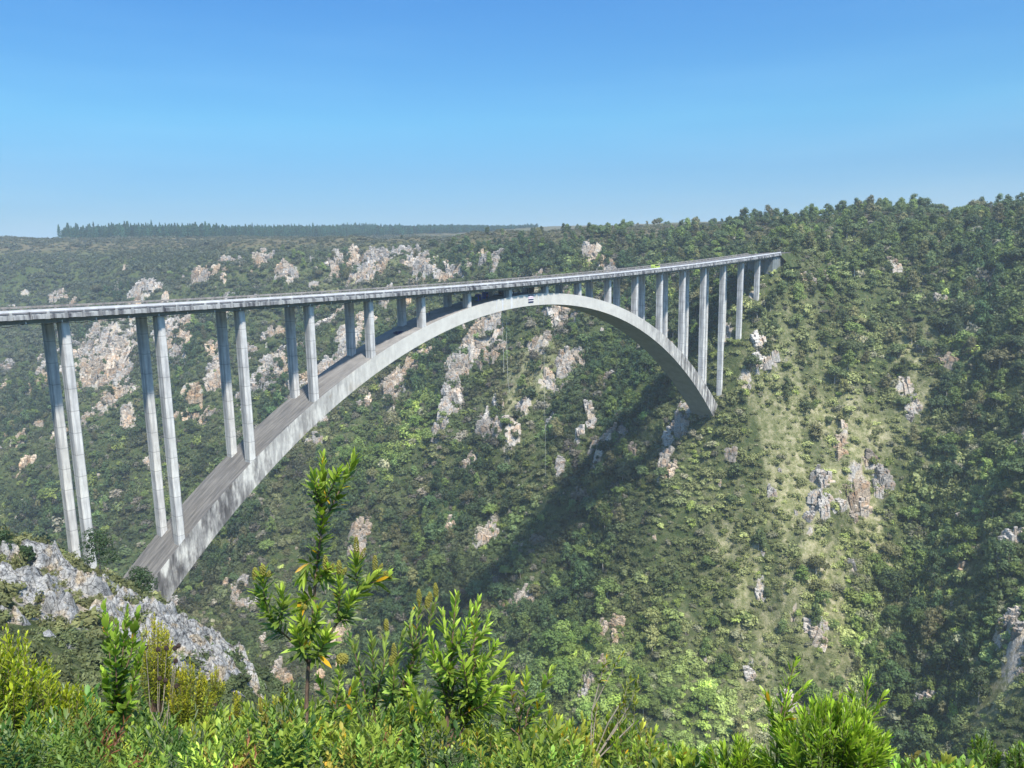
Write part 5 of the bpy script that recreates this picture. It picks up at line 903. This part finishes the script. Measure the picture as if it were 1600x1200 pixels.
# car on the deck
cx = 232.0; c = empty('car', (cx, 1.6, dz(cx) + 1.965), 'small lime green van driving on the right part of the deck', 'van'); M_LIME = simple('lime paint', (.42, .52, .10), .35); M_GLS = simple('dark glass', (.02, .03, .035), .1)
prof = [(-2.3, .35), (2.2, .35), (2.3, .8), (1.9, 1.15), (1.2, 1.75), (-2.1, 1.8), (-2.3, 1.2)]
mb = MB(); n_ = len(prof); mb.add([(a, -.85, b) for a, b in prof] + [(a, .85, b) for a, b in prof], [tuple(range(n_)), tuple(reversed(range(n_, 2 * n_)))] + [(k, n_ + k, n_ + (k + 1) % n_, (k + 1) % n_) for k in range(n_)]); mb.build('body', M_LIME, c)
for s_ in (-1, 1):
    mb = MB(); mb.hexa([(-1.9, s_ * .853, 1.12), (1.3, s_ * .853, 1.12), (1.3, s_ * .87, 1.12), (-1.9, s_ * .87, 1.12), (-1.85, s_ * .853, 1.62), (.95, s_ * .853, 1.62), (.95, s_ * .87, 1.62), (-1.85, s_ * .87, 1.62)]); mb.build('window', M_GLS, c)
    for xx in (-1.45, 1.45):
        mb = MB(); mb.tube([(0, -.1, 0), (0, .1, 0)], .34, 14); mb.build('wheel', M_DARKM, c, (xx, s_ * .80, .34))
    mb = MB(); mb.box(2.26, 2.32, s_ * .6 - .15, s_ * .6 + .15, .7, .86); mb.build('headlight', M_WHT, c)
# pines standing on the near ridge beside the columns
for k, (px_c, py_b, D_, hgt_, wd_, lab) in enumerate(((156, 888, 120, 7.4, 4.6, 'dark open pine just right of the first column pair'), (220, 915, 122, 4.8, 4.8, 'low bushy pine on the near ridge before the left foot of the arch'), (6, 845, 108, 3.6, 2.2, 'bushy dark tree on the near ridge at the left edge of the photo'), (38, 842, 108, 2.6, 2.0, 'low dark bush tree on the near ridge left of the first column pair'))):
    b_ = at(px_c, py_b, D_); z_ = Hm(b_[0], b_[1])[0]; t_ = empty('pine_tree', (b_[0], b_[1], z_), lab, 'pine tree')
    r = random.Random(k); cl = []
    for q in range(15):
        f = q / 15; a = q * 2.4; w = wd_ * .5 * (1 - .65 * f) * r.uniform(.5, 1); cl.append((w * math.cos(a), w * math.sin(a), hgt_ * (.28 + .68 * f), wd_ * r.uniform(.16, .24)))
    V, F = cluster(300 + k, cl, 2600, .13, .9, .35, .5); me = mesh_mixed('pine crown', V, F); o = link('crown', me, M_OBJ, t_); o.color = (.035, .065, .022, 1)
    mb = MB(); mb.tube([(0, 0, -1), (.05, 0, hgt_ * .5), (0, 0, hgt_ * .95)], [.16, .11, .03], 6); mb.build('trunk', M_BARK, t_)
# slabs of grey quartzite on the near ridge
SL = [crag_mesh(500 + k) for k in range(7)]
def ray_ground(px, py, d0=55, d1=210):
    for d in np.arange(d0, d1, .7):
        q = at(px, py, d)
        if q[2] < Hm(q[0], q[1])[0]: return q, d
    return None, None
# the jointed grey rock face of the near ridge: fine meshes raised out of the hillside
def outcrop(name, label, pxs, grow, seed, amp=1.7):
    c = []
    for a, b, r_ in pxs:
        q, d = ray_ground(a, b)
        if q is not None: c.append((q[0], q[1], r_))
    if len(c) < 1: return
    c = np.array(c); x0, x1, y0, y1 = c[:, 0].min() - 9, c[:, 0].max() + 9, c[:, 1].min() - 9, c[:, 1].max() + 9
    gx, gy = np.meshgrid(np.arange(x0, x1, .3), np.arange(y0, y1, .3)); f = gx.ravel(), gy.ravel(); m = np.zeros(len(f[0]))
    for a, b, r_ in c: m = np.maximum(m, np.exp(-(((f[0] - a) ** 2 + (f[1] - b) ** 2) / (r_ * grow) ** 2) ** 1.5))
    m = m + fbm(f[0], f[1], 8, 4, seed) * amp - .16
    c1, e1 = cells(f[0] + fbm(f[0], f[1], 5, 2, 7) * 2, f[1] + fbm(f[0], f[1], 5, 2, 8) * 2, 3.6, 2.1, .5, seed); c2, e2 = cells(f[0] + fbm(f[0], f[1], 2, 2, 7), f[1] + fbm(f[0], f[1], 2, 2, 8), 1.3, .8, .6, seed + 9)
    up = np.clip((m - .22) * 2.5, -1.2, 1)
    z = Hm(*f) + up * .8 + np.clip(up, 0, 1) * (c1 * 2.3 + c2 * .9 + fbm(f[0], f[1], 1.2, 3, seed) * .5 - 1.5 * np.exp(-(e1 / .07) ** 2) - .8 * np.exp(-(e2 / .1) ** 2) - .6) - np.clip(.1 - up, 0, 1) * 1.0
    I_ = np.arange(gx.size).reshape(gx.shape); F_ = np.stack([I_[:-1, :-1], I_[:-1, 1:], I_[1:, 1:], I_[1:, :-1]], -1).reshape(-1, 4); keep_ = (up[F_].max(1) > -.6); F_ = F_[keep_]
    used = np.unique(F_); mp = np.full(gx.size, -1); mp[used] = np.arange(len(used)); o = link(name, arr_mesh(name, np.stack([f[0], f[1], z], -1)[used], mp[F_], 4), M_CLIFF); return tag(o, label, 'rock outcrop', kind='thing')
m, t, p, out = mat_new('ridge cliff'); vec = coord(t); n1 = noise(t, .35, 4, .6, vec); n2 = noise(t, 1.6, 6, .72, vec); n3 = noise(t, 5, 4, .7, coord(t, 'Object', (1, 1, 2)))
ca = ramp(t, [(.3, (.20, .20, .195)), (.45, (.33, .325, .315)), (.53, (.38, .37, .355)), (.62, (.40, .33, .24))]); t.links.new(n1, ca.inputs[0]); cb_ = ramp(t, [(.36, (.22, .22, .23)), (.47, (.9, .9, .9)), (.65, (1.3, 1.3, 1.26))]); t.links.new(n2, cb_.inputs[0]); cc_ = ramp(t, [(.4, (.62, .62, .62)), (.52, (1.05, 1.05, 1.05))]); t.links.new(n3, cc_.inputs[0])
vo = t.nodes.new('ShaderNodeTexVoronoi'); vo.feature = 'DISTANCE_TO_EDGE'; vo.inputs['Scale'].default_value = 1.0; t.links.new(mix(t, .10, coord(t, 'Object', (1.1, 1.1, .5)), n2_vec(t)), vo.inputs['Vector']); cr = ramp(t, [(0.0, (.22, .21, .2)), (.05, (1, 1, 1))]); t.links.new(vo.outputs[0], cr.inputs[0])
t.links.new(mix(t, .9, mix(t, 1, mix(t, 1, ca.outputs[0], cb_.outputs[0], 'MULTIPLY'), cc_.outputs[0], 'MULTIPLY'), cr.outputs[0], 'MULTIPLY'), p.inputs['Base Color']); p.inputs['Roughness'].default_value = .95; p.inputs['Specular IOR Level'].default_value = .1; bump(t, p, math_(t, 'ADD', n2, n3), .9, .25); M_CLIFF = m
outcrop('rock_outcrop', 'broad grey jointed rock face on the near ridge below the first columns', [(60, 930, 5), (35, 950, 3.5), (95, 935, 5), (130, 940, 5), (160, 960, 4.5), (185, 975, 4.5), (100, 965, 4), (15, 965, 3), (150, 925, 3), (200, 950, 3)], .8, 610)
outcrop('rock_outcrop', 'grey rock crest running down the near ridge below the arch foot', [(225, 965, 3.2), (245, 980, 3.2), (265, 990, 3.0), (285, 1000, 2.6), (305, 1015, 2.4), (325, 1030, 2.2), (250, 1003, 2.4)], .8, 630)
outcrop('rock_outcrop', 'lower brownish grey crag on the ridge left of the tall shrub', [(425, 1062, 2.4), (445, 1072, 2.6), (460, 1092, 2.6)], .85, 650)
outcrop('rock_outcrop', 'small grey rock rib near the top of the near ridge', [(80, 880, 1.6), (90, 892, 1.6), (102, 903, 1.5), (112, 912, 1.4)], 1.3, 670, .3)
outcrop('rock_outcrop', 'small grey rock at the left edge near the top of the near ridge', [(12, 866, 1.3), (20, 876, 1.2)], 1.3, 680, .3)
q, d = ray_ground(295, 990); q = q if q is not None else at(295, 990, 120)
o = bpy.data.objects.new('rock_pinnacle', SL[2]); S.collection.objects.link(o); SL[2].materials.append(M_ROCKO); o.location = q; o.scale = (.8, .7, 2.0); o.color = (.36, .37, .38, 1); tag(o, 'narrow upright rock pinnacle on the crest of the near ridge', 'rock', kind='thing')
if HAZE > 0:
    hb = MB(); hb.box(-7050, 9050, -7050, 10050, -230, 140)
    m = bpy.data.materials.new('haze'); m.use_nodes = True; t = m.node_tree; t.nodes.clear(); out = t.nodes.new('ShaderNodeOutputMaterial'); v = t.nodes.new('ShaderNodeVolumePrincipled')
    v.inputs['Color'].default_value = (.80, .90, 1.0, 1); v.inputs['Density'].default_value = HAZE; v.inputs['Anisotropy'].default_value = .2; t.links.new(v.outputs[0], out.inputs['Volume'])
    tag(hb.build('haze', m), 'thin bluish air haze over the whole gorge', 'haze', kind='stuff')
